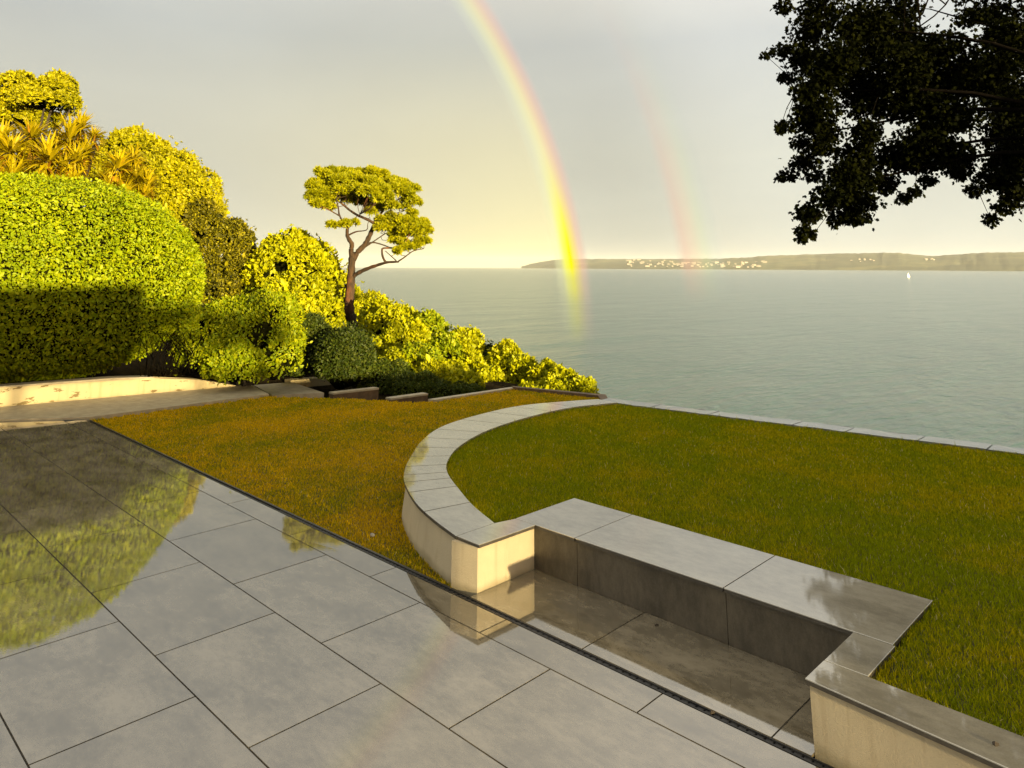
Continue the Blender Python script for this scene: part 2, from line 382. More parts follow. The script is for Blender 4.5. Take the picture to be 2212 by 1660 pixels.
# sailing boat
bp = at(1965, 600, SEA); bt = thing('sailing_boat', 'small white sailing boat alone on the grey bay', 'boat', bp)
M_SAIL = plain('white_sail', (.78, .78, .76), (.85, .85, .83), .5, bump=0); M_HULL = plain('white_hull', (.7, .7, .7), (.8, .8, .8), .5, bump=0)
hb = MB(); st = [(-4.2, 1.0, .9), (-2, 1.4, 1.0), (1, 1.35, 1.05), (3.2, .7, 1.2), (4.4, .05, 1.35)]; vs = []
for x, hw, zt in st: vs += [(x, -hw, zt), (x*.92, -hw*.45, -.3), (x*.92, hw*.45, -.3), (x, hw, zt)]
fs = [(i*4+k, i*4+k+1, i*4+5+k, i*4+4+k) for i in range(4) for k in range(3)] + [(i*4+3, i*4, i*4+4, i*4+7) for i in range(4)] + [(0, 3, 2, 1)]
cs, sn = math.cos(YAW+.5), math.sin(YAW+.5)
def bw(L): return [(bp[0]+x*cs-y*sn, bp[1]+x*sn+y*cs, bp[2]+z) for x, y, z in L]
hb.add(bw(vs), fs); hb.build('hull', M_HULL, bt)
sb = MB(); sb.add(bw([(.3, 0, 2), (-3.8, .5, 2), (.3, 0, 11.0), (-1.6, .55, 6)]), [(0, 1, 3), (0, 3, 2)]); sb.build('mainsail', M_SAIL, bt)
sb = MB(); sb.add(bw([(.7, 0, 9), (4.2, 0, 1.6), (1.0, .5, 1.9)]), [(0, 1, 2)]); sb.build('headsail', M_SAIL, bt)
sb = MB(); sb.tube(bw([(.45, 0, 1), (.45, 0, 11.6)]), .09, 6); sb.build('mast', M_STEEL, bt)

# ------------------------------------------------------------------ rainbows: arcs of lit rain about the antisolar point, 90 m away along its axis
A = Vector(LIGHT); U = A.cross(Vector((0, 0, 1))).normalized(); W = U.cross(A).normalized()
if W.z < 0: W = -W
def bow(name, label, g0, g1, stops, alpha_pts, strength, foot=None):
    Raxis = 118.0; nseg = 260; ng = 13; V = []; att = []; att2 = []
    C0 = Vector(EYE) + A*Raxis
    for k in range(nseg+1):
        ph = R(-28) + (R(208)+R(0))*k/nseg
        for q in range(ng):
            g = R(g0 + (g1-g0)*q/(ng-1)); rad = Raxis*math.tan(g)
            p = C0 + (-U if U.dot(Vector((1, 0, 0))) < 0 and False else U)*rad*math.cos(ph) + W*rad*math.sin(ph)
            V.append(tuple(p)); att.append(q/(ng-1)); att2.append((p.z-H0)/(p-Vector(EYE)).length)
    V = np.array(V); Fq = []
    for k in range(nseg):
        for q in range(ng-1):
            a = k*ng+q
            f = (a, a+1, a+ng+1, a+ng)
            if min(V[i, 2] for i in f) > SEA+.2: Fq.append(f)
    me = uniform_mesh(name, V, Fq)
    for nm, data in (('across', att), ('rise', att2)):
        x = me.attributes.new(nm, 'FLOAT', 'POINT'); x.data.foreach_set('value', np.array(data, np.float32))
    m, t, o = mat(name + '_light')
    ac = t.new('ShaderNodeAttribute', attribute_name='across').outputs['Fac']; ri = t.new('ShaderNodeAttribute', attribute_name='rise').outputs['Fac']
    col = t.ramp(ac, [(p, cc) for p, cc, al in stops]); al = t.ramp(ac, [(p, (al,)*3) for p, cc, al in stops], 'EASE')
    if foot:
        k = t.smooth(ri, .17, .02); col = t.mix(k, col, t.ramp(ac, [(p, cc) for p, cc, q in foot])); al = t.mix(k, al, t.ramp(ac, [(p, (q,)*3) for p, cc, q in foot], 'EASE'))
    n = t.new('ShaderNodeMapRange'); t.put(n.inputs[0], ri); n.inputs[1].default_value = -.2; n.inputs[2].default_value = .6
    fade = t.ramp(n.outputs[0], [((p+.2)/.8, (v,)*3) for p, v in alpha_pts], 'EASE')
    em = t.new('ShaderNodeEmission'); t.put(em.inputs[0], col); em.inputs[1].default_value = strength*EXF
    tr = t.new('ShaderNodeBsdfTransparent'); mx = t.new('ShaderNodeMixShader')
    t.put(mx.inputs[0], t.math('MULTIPLY', al, fade)); t.l.new(tr.outputs[0], mx.inputs[1]); t.l.new(em.outputs[0], mx.inputs[2]); t.l.new(mx.outputs[0], o.inputs[0])
    ob = link(name, me, m); tag(ob, label, 'rainbow'); ob.visible_shadow = True
    return ob
bow('primary_rainbow', 'bright yellow rainbow arching down into the sea, the stronger of the two', 40.3, 43.2,
    [(0, (.80, .84, .62), 0), (.18, (.84, .88, .62), .35), (.36, (.95, .93, .52), .72), (.50, (1.0, .88, .44), .88), (.64, (1.0, .70, .42), .85), (.78, (.98, .57, .43), .58), (1.0, (.80, .66, .58), 0)],
    [(-.2, 0), (-.11, 0), (-.055, .22), (-.02, .55), (.005, 1.0), (.06, .95), (.12, .85), (.25, .75), (.34, .68), (.42, .30), (.6, .15)], 1.0,
    [(0, (.95, .96, .5), 0), (.18, (1.0, 1.0, .5), .4), (.36, (1.06, 1.04, .12), .9), (.50, (1.10, 1.0, .0), 1.0), (.64, (1.04, .80, .16), .8), (.78, (1.0, .60, .40), .55), (1.0, (.85, .55, .48), 0)])
bow('secondary_rainbow', 'faint outer rainbow fading towards the top, right of the bright one', 49.6, 53.4,
    [(0, (.88, .58, .46), 0), (.24, (.97, .56, .38), .58), (.42, (.98, .72, .42), .52), (.60, (.78, .86, .45), .40), (.8, (.64, .78, .58), .2), (1.0, (.6, .7, .7), 0)],
    [(-.2, 0), (-.05, 0), (-.015, .25), (.005, .8), (.05, .66), (.12, .45), (.2, .24), (.30, .08), (.38, 0), (.6, 0)], 1.0)

# ------------------------------------------------------------------ patio
TL, TW = 1.161, .751; B0 = .574; GAP = .009
A_FAR = -12.9; A_NEAR = 10.0
def tile(mb, x0, x1, y0, y1, z=0.0, g=GAP):
    g /= 2; zz = [z + random.uniform(-.0005, .0005) for _ in range(4)]
    mb.prism([(x0+g, y0+g), (x1-g, y0+g), (x1-g, y1-g), (x0+g, y1-g)], z-.012, zz)
tb = MB()
offs = {0: -4.749, 1: -5.32, 2: -5.925, 3: -5.346}
for i in range(-9, 4):
    y0 = B0 + i*TW; y1 = y0+TW if i < 3 else 3.066
    o0 = offs.get(i, -4.749 - .58*(abs(i) % 2) - .013*i)
    k0 = math.floor((A_FAR-o0)/TL)
    for k in range(k0, 40):
        x0 = o0+k*TL; x1 = x0+TL
        lim = A_FAR if y1 < 2.1 else (-12.32 if y1 < 2.9 else -11.72)
        x0 = max(x0, lim)
        if x1 <= lim+.02 or x0 > A_NEAR: continue
        tile(tb, x0, x1, y0, y1)
for x0, x1 in ((-3.432, -2.452), (-2.452, -1.29), (-1.29, -1.096)): tile(tb, x0, x1, 3.117, 3.775)
struct(tb.build('patio', M_TILE))
gb = MB(); gb.box((A_FAR, -7, -.10), (A_NEAR, 3.05, -.008)); gb.box((-3.43, 3.12, -.10), (-1.11, 3.80, -.008)); struct(gb.build('patio_bed', M_GROUT))

# drain
dr = thing('drain_channel', 'long black slotted drain channel between the patio and the bench alcove', 'drain', (-2.2, 3.08, 0))
f_ = MB()
for y0 in (3.069, 3.106): f_.box((-11.6, y0, -.08), (A_NEAR, y0+.006, .001))
f_.box((-11.6, 3.075, -.09), (A_NEAR, 3.106, -.06)); f_.build('frame', M_BLACK, dr)
g_ = MB(); x = -6.0
while x < 3.0:
    g_.box((x, 3.0755, -.016), (x+.034, 3.1055, -.006)); x += .046
g_.box((-11.6, 3.087, -.02), (3.0, 3.093, -.007)); g_.build('grate', M_BLACK, dr)
ed = MB(); ed.box((-11.62, 3.115, -.1), (-3.45, 3.138, -.006)); tag(ed.build('lawn_edging', M_BLACK), 'thin black edging strip along the patio side of the brown lower lawn', 'edging')

# ------------------------------------------------------------------ lower lawn, upper lawn
HT = .312
o_pts = [(-3.646, 3.18), (-4.03, 3.29), (-4.453, 3.448), (-4.965, 3.726), (-5.327, 4.008), (-5.657, 4.338), (-6.127, 4.866), (-6.513, 5.499), (-6.71, 6.301), (-6.749, 7.135), (-6.476, 7.917), (-6.30, 8.28)]
i_pts = [(-3.644, 3.559), (-4.03, 3.71), (-4.37, 3.881), (-4.945, 4.21), (-5.315, 4.552), (-5.657, 5.034), (-5.971, 5.756), (-6.15, 6.665), (-6.17, 7.484), (-6.02, 8.02), (-5.94, 8.26)]
NC = 90
oc = smooth_curve(o_pts, NC); ic = smooth_curve(i_pts, NC)
low_poly = [(-11.67, 3.139), (-3.60, 3.139), (-3.7, 3.25)] + [tuple(p) for p in oc[6::6]] + [(-6.4, 8.7), (-7.56, 9.90), (-9.21, 9.48), (-9.29, 7.72), (-9.44, 7.39), (-10.49, 6.82), (-11.68, 5.94)]
up_poly = [tuple(p) for p in ic[2::5]] + [(-5.92, 8.27), (-4.192, 8.504), (-2.59, 8.745), (-1.234, 8.96), (7.5, 10.3), (7.5, 3.33), (-.89, 3.33), (-.915, 4.455), (-3.60, 4.455), (-3.60, 3.75)]
lb = MB(); lb.prism(low_poly, -.5, -.03); struct(lb.build('lower_lawn', M_TURF))
lb = MB(); lb.prism(up_poly, -.5, .272); struct(lb.build('upper_lawn', M_TURF))
def grass(name, poly, z, dens, hmin, hmax, m, label):
    P = np.array(poly); lo, hi = P.min(0), P.max(0)
    hi = np.minimum(hi, [4.0, 99])
    n = int((hi[0]-lo[0])*(hi[1]-lo[1])*dens); q = rng.uniform(lo, hi, (n, 2))
    dd = np.hypot(q[:, 0], q[:, 1]); keep = rng.uniform(0, 1, n) < np.clip(5.5/dd, .28, 1)
    q = q[keep]; q = q[in_poly(q, poly)]
    per = [(Vector(poly[k]), Vector(poly[(k+1) % len(poly)])) for k in range(len(poly))]; fr = []
    for p0, p1 in per:
        if max(p0.x, p1.x) > 5: continue
        L_ = (p1-p0).length; kk = int(L_*300); tt = rng.uniform(0, 1, kk); nn = Vector((-(p1-p0).y, (p1-p0).x)).normalized()
        o_ = rng.normal(0, .010, kk); clump = np.sin(tt*L_*9+p0.x*7)*np.sin(tt*L_*23+p0.y) > -.15
        fr.append(np.column_stack([p0.x+(p1.x-p0.x)*tt+nn.x*o_, p0.y+(p1.y-p0.y)*tt+nn.y*o_])[clump])
    fr = np.concatenate(fr); nf = len(fr); q = np.concatenate([fr, q]); n = len(q); dd = np.hypot(q[:, 0], q[:, 1])
    a = rng.uniform(0, 2*math.pi, n); hgt = rng.uniform(hmin, hmax, n)*np.where(rng.uniform(0, 1, n) < .012, 1.8, 1.0); hgt[:nf] *= 1.35; wd = .0021*np.clip(dd/5.0, 1, 2.6)*rng.uniform(.8, 1.3, n)
    lean = rng.uniform(.1, .9, n)*hgt; la = rng.uniform(0, 2*math.pi, n)
    b = np.column_stack([q, np.full(n, z)])
    side = np.column_stack([np.cos(a), np.sin(a), np.zeros(n)])*wd[:, None]
    ln = np.column_stack([np.cos(la)*lean, np.sin(la)*lean, np.zeros(n)])
    upv = np.column_stack([np.zeros(n), np.zeros(n), hgt])
    mid = b + ln*.35 + upv*.6
    V = np.stack([b-side, b+side, mid+side*.8, mid-side*.8, b+ln+upv], 1).reshape(-1, 3)
    base = np.arange(n)[:, None]*5
    Ft = np.concatenate([base+np.array([0, 1, 2]), base+np.array([0, 2, 3]), base+np.array([3, 2, 4])], 1).reshape(-1, 3)
    return tag(link(name, uniform_mesh(name, V, Ft), m), label, 'grass', None, 'stuff')
grass('upper_lawn_grass', up_poly, .269, 16000, .018, .036, M_LAWN_UP, 'green and yellowing grass of the raised lawn')
grass('lower_lawn_grass', low_poly, -.035, 12000, .016, .032, M_LAWN_LOW, 'orange brown dry grass of the lower lawn')

# ------------------------------------------------------------------ curved wall with slab coping
cw = thing('curved_garden_wall', 'curving low rendered wall with pale slab coping between the two lawns', 'wall', (-5.4, 5.2, 0))
N2 = NC
def offset_curve(c, dd):
    tg = np.gradient(c, axis=0); tg /= np.linalg.norm(tg, axis=1)[:, None]; return c + np.column_stack([-tg[:, 1], tg[:, 0]])*dd
def strip_solid(mb, rows, close=True):
    """rows: list of (N,3) rails making a closed cross-section"""
    k = len(rows); n = len(rows[0]); vs = np.stack(rows, 1).reshape(-1, 3); fs = []
    for i in range(n-1):
        for j in range(k): fs.append((i*k+j, i*k+(j+1) % k, (i+1)*k+(j+1) % k, (i+1)*k+j))
    fs.append(tuple(range(k))); fs.append(tuple((n-1)*k+j for j in range(k))[::-1])
    mb.add(vs, [f[::-1] for f in fs])
zc_ = lambda c, zv: np.column_stack([c, np.full(len(c), zv)])
inw = -1.0 if np.dot(offset_curve(oc, .03)[40]-oc[40], ic[40]-oc[40]) < 0 else 1.0
batter = np.array([offset_curve(oc, -.028*inw)[i] for i in range(NC)])
bm = MB(); strip_solid(bm, [zc_(batter, -.2), zc_(offset_curve(oc, .030*inw), HT-.027), zc_(offset_curve(ic, -.02*inw), HT-.027), zc_(offset_curve(ic, -.02*inw), -.2)])
bm.build('wall_face', M_RENDER, cw, smooth=False)
# coping slab joints read off the photo along the outer edge
jp = [(940, 1100), (909, 1064), (893, 1039), (881, 1026), (875.5, 1009), (890, 986), (910.6, 966.4), (943, 946), (973, 930), (1021, 910), (1075, 893), (1130, 880), (1190, 872)]
js = [0] + sorted(int(np.argmin(np.hypot(*(oc - at(a, b, HT)[:2]).T))) for a, b in jp) + [NC-1]
cb = MB(); eb = MB()
for a, b in zip(js[:-1], js[1:]):
    if b <= a: continue
    ts = np.linspace(a+(.09 if a else 0), b-.09, max(2, b-a+1))
    g = lambda c: np.stack([np.interp(ts, np.arange(NC), c[:, k]) for k in range(2)], 1)
    strip_solid(cb, [zc_(g(oc), HT-.003), zc_(g(offset_curve(oc, .004*inw)), HT), zc_(g(ic), HT), zc_(g(ic), HT-.02)])
    strip_solid(eb, [zc_(g(offset_curve(oc, .002*inw)), HT-.027), zc_(g(offset_curve(oc, .002*inw)), HT-.0035), zc_(g(offset_curve(ic, -.003*inw)), HT-.0205), zc_(g(offset_curve(ic, -.003*inw)), HT-.027)])
cb.build('coping', M_COPE, cw); eb.build('coping_edge', M_EDGE, cw)

# ------------------------------------------------------------------ built-in bench with its pier
def slab(name, poly, parent, z1=HT, th=.025):
    b = MB(); b.prism(poly, z1-.006, z1, bev=.0016); o = b.build(name, M_COPE, parent)
    e = MB(); e.prism(inset(poly if area(poly) > 0 else poly[::-1], .003), z1-th, z1-.0062); e.build('slab_edge', M_EDGE, o)
    return o
def area(poly): return sum(poly[i][0]*poly[(i+1) % len(poly)][1]-poly[(i+1) % len(poly)][0]*poly[i][1] for i in range(len(poly)))
def rect(x0, x1, y0, y1, g=.004): return [(x0+g, y0+g), (x1-g, y0+g), (x1-g, y1-g), (x0+g, y1-g)]
be = thing('built_in_bench', 'built-in garden bench with grey slab seat and dark brown tiled front', 'bench', (-2.3, 3.9, 0))
slab('seat_slab', rect(-3.605, -3.02, 3.745, 4.455), be); slab('seat_slab', rect(-3.02, -1.862, 3.745, 4.455), be)
slab('seat_slab', [(-1.858, 3.7475), (-1.105, 3.7475), (-.912, 3.7475), (-.912, 4.4525), (-1.858, 4.4525)], be)
for x0, x1 in ((-3.43, -3.022), (-3.018, -1.864), (-1.860, -1.10)):
    b = MB(); b.box((x0, 3.775, -.02), (x1, 3.795, HT-.026)); b.build('front_tile', M_RISER, be)
b = MB(); b.box((-3.58, 3.797, -.3), (-.93, 4.43, HT-.027)); b.build('bench_core', M_GROUT, be)
pr = thing('rendered_pier', 'short cream rendered pier at the left end of the bench', 'pier', (-3.53, 3.45, 0))
b = MB(); b.prism([(-3.66, 3.150), (-3.432, 3.190), (-3.434, 3.774), (-3.62, 3.774)], -.2, HT-.0265); b.build('pier_body', M_RENDER, pr)
slab('pier_coping', [(-3.642, 3.184), (-3.408, 3.181), (-3.397, 3.7425), (-3.595, 3.7425), (-3.6405, 3.565)], pr)

rw = thing('low_retaining_wall', 'low beige rendered wall with narrow grey coping at the right end of the bench', 'wall', (-.4, 3.3, 0))
b = MB(); b.prism([(-1.097, 3.150), (6, 2.60), (6, 3.2), (-.93, 3.3), (-.93, 3.79), (-1.097, 3.772)], -.2, HT-.0265); b.build('wall_face', M_RENDER, rw)
slab('coping', rect(-1.107, -.895, 3.345, 3.743), rw)
slab('coping', [(-1.104, 3.122), (.3, 3.005), (.3, 3.31), (-.898, 3.3425), (-1.104, 3.3425)], rw)
slab('coping', [(.305, 3.005), (1.6, 2.90), (1.6, 3.27), (.305, 3.31)], rw); slab('coping', [(1.605, 2.90), (6, 2.55), (6, 3.15), (1.605, 3.27)], rw)

# sea edge coping: rough stone slabs
se = thing('sea_edge_wall', 'low wall of rough grey stone slabs along the sea edge of the raised lawn', 'wall', (-3, 8.6, 0))
def far_y(x): return 8.262 + (x+5.92)*.1485
xs_ = [-6.28, -5.45, -4.62, -3.55, -2.95, -2.2, -1.55, -.6, .4, 1.5, 2.8, 4.2, 6.0]
sr = random.Random(5)
for a, b in zip(xs_[:-1], xs_[1:]):
    s_ = MB(); n = 7; front = [(a+.008+(b-a-.016)*k/n, far_y(a+(b-a)*k/n)+sr.uniform(-.006, .006)) for k in range(n+1)]
    back = [(a+.008+(b-a-.016)*k/n, far_y(a+(b-a)*k/n)+.30+sr.uniform(-.025, .02)) for k in range(n, -1, -1)]
    s_.prism(front+back, .235, [.30+sr.uniform(-.002, .006) for _ in range(2*n+2)]); s_.build('stone_slab', M_STONE, se)
b = MB(); b.prism([(-6.2, far_y(-6.2)+.01), (6, far_y(6)+.01), (6, far_y(6)+.24), (-6.2, far_y(-6.2)+.24)], -3, .234); b.build('wall_body', M_EDGE, se)

# lower lawn edgings
b = MB(); L = [(-9.29, 7.68), (-9.21, 9.49), (-9.32, 9.56), (-9.42, 7.64)]; b.prism(L, -.4, .012); tag(b.build('stone_edging', M_PATH), 'pale stone edging beside the far left end of the lower lawn', 'edging')
b = MB(); L = [(-9.32, 9.56), (-9.21, 9.49), (-7.56, 9.90), (-6.4, 8.7), (-6.32, 8.78), (-7.52, 10.06)]; b.prism(L, -.4, .03); tag(b.build('timber_edging', M_WOOD), 'thin brown timber edging at the seaward end of the lower lawn', 'edging')

# ------------------------------------------------------------------ left: path, retaining wall, steps
wall_line = [(-14.6, -6), (-14.05, -1.0), (-13.554, 2.379), (-13.291, 3.922), (-13.192, 4.538), (-13.012, 5.269), (-12.934, 5.93)]
b = MB(); b.prism([(-12.9, -7), (-12.62, 1.8), (-12.41, 2.2), (-11.72, 3.13), (-11.70, 5.95), (-12.96, 6.22)] + wall_line[::-1][1:], -.2, .022); struct(b.build('path', M_PATH))
b = MB(); b.prism([tuple(at(*p, -.09)[:2]) for p in ((549, 832), (590, 854), (702, 849), (634, 826))], -.5, -.09); struct(b.build('path_step', M_PATH))
rt = thing('garden_retaining_wall', 'long cream rendered wall with flaking patches under the big hedge', 'wall', (-13.2, 3.5, 0))
b = MB(); n = len(wall_line); back = [(x-.28, y) for x, y in wall_line[::-1]]
tops = [.325, .325, .312, .310, .272, .19, .03]; b.prism(wall_line+back, -.3, tops+tops[::-1]); b.build('wall_face', M_RENDER_OLD, rt)
b = MB(); ln2 = [(x+.012, y) for x, y in wall_line[:5]]; b.prism(ln2 + [(x-.29, y) for x, y in ln2[::-1]], [q+.0005 for q in tops[:5]+tops[:5][::-1]], [q+.02 for q in tops[:5]+tops[:5][::-1]]); b.build('wall_cap', M_PATH, rt)
s2 = thing('step_side_wall', 'short cream wall beside the descending path steps, left of the clipped ball bush', 'wall', (-12.9, 7.5, -.3))
def zat(p, x, y):
    r, f = ray(x, y); return H0 + r[2]*math.hypot(p[0]-EYE[0], p[1]-EYE[1])/math.hypot(r[0], r[1])
q0 = at(630, 826, -.09); q1 = at(722, 841, -.32); q0 = q0[:2]; q1 = q1[:2]
b = MB(); b.prism([tuple(q0), tuple(q1), tuple(q1+[-.25, .02]), tuple(q0+[-.25, .0])], -.8, [zat(q0, 632, 822), zat(q1, 722, 815), zat(q1, 722, 815), zat(q0, 632, 822)]); b.build('wall_face', M_RENDER_OLD, s2)
for k, (pa, pb, lab) in enumerate([((722, 849), (820, 838), 'brown retaining kerb with pale top beside the steps, the nearer and longer'), ((846, 861), (926, 850), 'brown retaining kerb with pale top at the lawn crest, the farther right one')]):
    zz = -.03 - .02*k; a_, b_ = at(*pa, zz)[:2], at(*pb, zz)[:2]
    kt = thing('step_kerb', lab, 'kerb', (a_[0], a_[1], zz))
    m_ = MB(); m_.prism([tuple(a_), tuple(b_), tuple(b_+[-.14, .0]), tuple(a_+[-.14, .0])], -.7, zz-.03); m_.build('kerb_face', M_WOOD, kt)
    m_ = MB(); m_.prism([tuple(a_+[.012, 0]), tuple(b_+[.012, 0]), tuple(b_+[-.15, .0]), tuple(a_+[-.15, .0])], zz-.0295, zz); m_.build('kerb_top', M_PATH, kt)

# ------------------------------------------------------------------ foliage
LEAF = {
 'oval': (np.array([(0, 0, 0), (.27, .35, .05), (.22, .75, .02), (0, 1, -.08), (-.22, .75, .02), (-.27, .35, .05)]), [(0, 1, 2, 3), (0, 3, 4, 5)]),
 'blade': (np.array([(-.045, 0, 0), (.045, 0, 0), (.05, .5, .10), (-.05, .5, .10), (.0, 1, -.02)]), None),
 'lobed': (np.array([(0, 0, 0), (.16, .14, .02), (.42, .20, 0), (.25, .38, .03), (.50, .62, -.03), (.22, .66, .02), (0, 1, -.06), (-.22, .66, .02), (-.50, .62, -.03), (-.25, .38, .03), (-.42, .20, 0), (-.16, .14, .02)]), None),
}
def instance(kind, P, axis, nrm, size):
    """one mesh made of a leaf at each P with its length along axis"""
    T, q = LEAF[kind]
    axis = axis/np.linalg.norm(axis, axis=1)[:, None]
    nrm = nrm - axis*np.sum(nrm*axis, 1)[:, None]; ln = np.linalg.norm(nrm, axis=1)[:, None]; nrm = nrm/np.maximum(ln, 1e-6)
    side = np.cross(axis, nrm)
    V = P[:, None, :] + size[:, None, None]*(T[None, :, 0:1]*side[:, None, :] + T[None, :, 1:2]*axis[:, None, :] + T[None, :, 2:3]*nrm[:, None, :])
    k = len(T); n = len(P); base = np.arange(n)[:, None]*k
    if kind == 'oval': return V.reshape(-1, 3), np.concatenate([base+np.array(f) for f in q], 1).reshape(-1, 4)
    if kind == 'blade': return V.reshape(-1, 3), np.concatenate([base+np.array(f) for f in [(0, 1, 2), (0, 2, 3), (3, 2, 4)]], 1).reshape(-1, 3)
    fs = [(0, i, i+1) for i in range(1, k-1)]
    return V.reshape(-1, 3), np.concatenate([base+np.array(f) for f in fs], 1).reshape(-1, 3)
def unit(n):
    v = rng.normal(0, 1, (n, 3)); return v/np.linalg.norm(v, axis=1)[:, None]
def lump(P, s, amp):
    return amp*(np.sin(P[:, 0]*s+1.3*np.sin(P[:, 1]*s*.7))*np.sin(P[:, 1]*s*1.1+.7)+.7*np.sin(P[:, 2]*s*1.3+P[:, 0]*s*.6)+.5*np.sin(P[:, 0]*s*2.3+P[:, 2]*s*2.1+P[:, 1]*s*1.9))
def blob_points(blobs, n, inner=.72, amp=.09, freq=3.0, cull=.80, hollow=0.0):
    """points on the lumpy surface of a union of ellipsoids: blobs = (center, radii)"""
    ar = np.array([(r[0]*r[1]+r[1]*r[2]+r[0]*r[2]) for c, r in blobs]); ar = ar/ar.sum(); Ps, Ns = [], []
    for (c, r), a in zip(blobs, ar):
        k = max(20, int(n*a)); c = np.array(c); r = np.array(r)
        u = unit(k); u[:, 2] = np.where((u[:, 2] < -.5), -u[:, 2], u[:, 2]); s = inner + (1.04-inner)*rng.uniform(0, 1, k)**.45; s = np.where(rng.uniform(0, 1, k) < .06, s*rng.uniform(1.03, 1.26, k), s)
        P = c + u*r*s[:, None]; nn = u/r; nn /= np.linalg.norm(nn, axis=1)[:, None]
        P = P + nn*(lump(P, freq/np.mean(r)**.5, amp)*np.mean(r))[:, None]
        ok = np.ones(k, bool)
        if hollow > 0:
            q = np.sin(P[:, 0]*2.9+2*np.sin(P[:, 1]*1.3))*np.sin(P[:, 1]*3.1+1.7*np.sin(P[:, 2]*1.6))+.8*np.sin(P[:, 2]*3.7+P[:, 0]*1.9)*np.sin(P[:, 0]*4.3-P[:, 1]*3.3)
            ok &= (q > -1.0+hollow) | (rng.uniform(0, 1, k) < .12)
        for c2, r2 in blobs:
            if c2 is c or (np.allclose(c2, c) and np.allclose(r2, r)): continue
            ok &= np.linalg.norm((P-np.array(c2))/np.array(r2), axis=1) > cull
        Ps.append(P[ok]); Ns.append(nn[ok])
    return np.concatenate(Ps), np.concatenate(Ns)
def ell(x, y, D, rx, ry, dep=None):
    c = atD(x, y, D); s = D/FPX; return (c, np.array([rx*s, (dep if dep else rx*s), ry*s]))
def foliage(name, blobs, n, size, m, parent, cluster=1, inner=.72, amp=.09, freq=3.0, kind='oval', up=.25, spread=.8, zmin=None, hollow=0.0):
    P, N = blob_points(blobs, n//cluster, inner, amp, freq, .80, hollow)
    if zmin is not None: k = P[:, 2] > zmin; P, N = P[k], N[k]
    if cluster > 1:
        P = np.repeat(P, cluster, 0); N = np.repeat(N, cluster, 0)
    k = len(P); rnd = unit(k)
    nrm = N + rnd*spread + np.array([0, 0, up])
    if cluster > 1: axis = N*.55 + unit(k)*.95 + np.array([0, 0, .25])
    else: axis = unit(k) + N*.35 + np.array([0, 0, .15])
    s = size*np.exp(rng.normal(0, .32, k))
    V, Fc = instance(kind, P - axis*0, axis, nrm, s)
    return link(name, uniform_mesh(name, V, Fc), m, parent)
def core(blobs, sc, parent, name='shade_core'):  # solid dark filler bodies standing in for shaded plant interiors
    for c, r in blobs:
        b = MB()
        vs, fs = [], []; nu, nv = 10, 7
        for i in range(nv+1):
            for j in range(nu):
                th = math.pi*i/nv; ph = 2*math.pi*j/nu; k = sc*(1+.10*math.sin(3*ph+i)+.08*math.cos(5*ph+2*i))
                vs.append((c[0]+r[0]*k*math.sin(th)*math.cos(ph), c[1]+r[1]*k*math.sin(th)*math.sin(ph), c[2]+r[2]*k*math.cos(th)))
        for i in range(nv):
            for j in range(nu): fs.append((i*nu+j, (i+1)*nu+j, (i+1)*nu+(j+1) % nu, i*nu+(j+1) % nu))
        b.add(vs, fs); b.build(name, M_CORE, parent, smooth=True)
def stems(blobs, basept, parent, rad=.05, name='stem', m=None):
    b = MB(); basept = Vector(basept)
    for c, r in blobs:
        c = Vector(c); mid = (basept*.5+c*.5) + Vector((random.uniform(-.2, .2), random.uniform(-.2, .2), .0)); mid.z = basept.z*.5+c.z*.5
        b.tube([basept, mid, c], [rad, rad*.75, rad*.4], 7, .08)
    return b.build(name, m or M_BARK_D, parent, smooth=True)
KN, KS = 2.9, .55
def lumpy(bl, k=7, f=.42, seed=1):
    g = np.random.default_rng(seed+len(bl)); res = list(bl)
    for c, r_ in bl:
        for _ in range(k):
            u = g.normal(0, 1, 3); u[2] = abs(u[2])*.9-.25; u /= np.linalg.norm(u); q = f*g.uniform(.65, 1.2)
            res.append((c+u*r_*.86, np.array([r_.mean()*q, r_.mean()*q, r_.mean()*q*.9])))
    return res
def shrub(name, label, cat, px, n, size, m, cluster=1, group=None, corek=.70, base_drop=None, **kw):
    bl = [ell(*p) for p in px]; lo = min(c[2]-r[2] for c, r in bl); cc = np.mean([c for c, r in bl], 0)
    bs = (cc[0], cc[1], lo-.15 if base_drop is None else base_drop); bs = (bs[0], bs[1], min(bs[2], float(ground_z(np.array(cc[0]), np.array(cc[1])))))
    th = thing(name, label, cat, bs, group)
    foliage('crown', lumpy(bl, 0 if 'clipped' in name else 10, .36), int(n*KN) if 'clipped' not in name else n, size*(KS if 'clipped' not in name else 1), m, th, cluster, **kw)
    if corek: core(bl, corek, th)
    stems(bl, bs, th, .05); return th

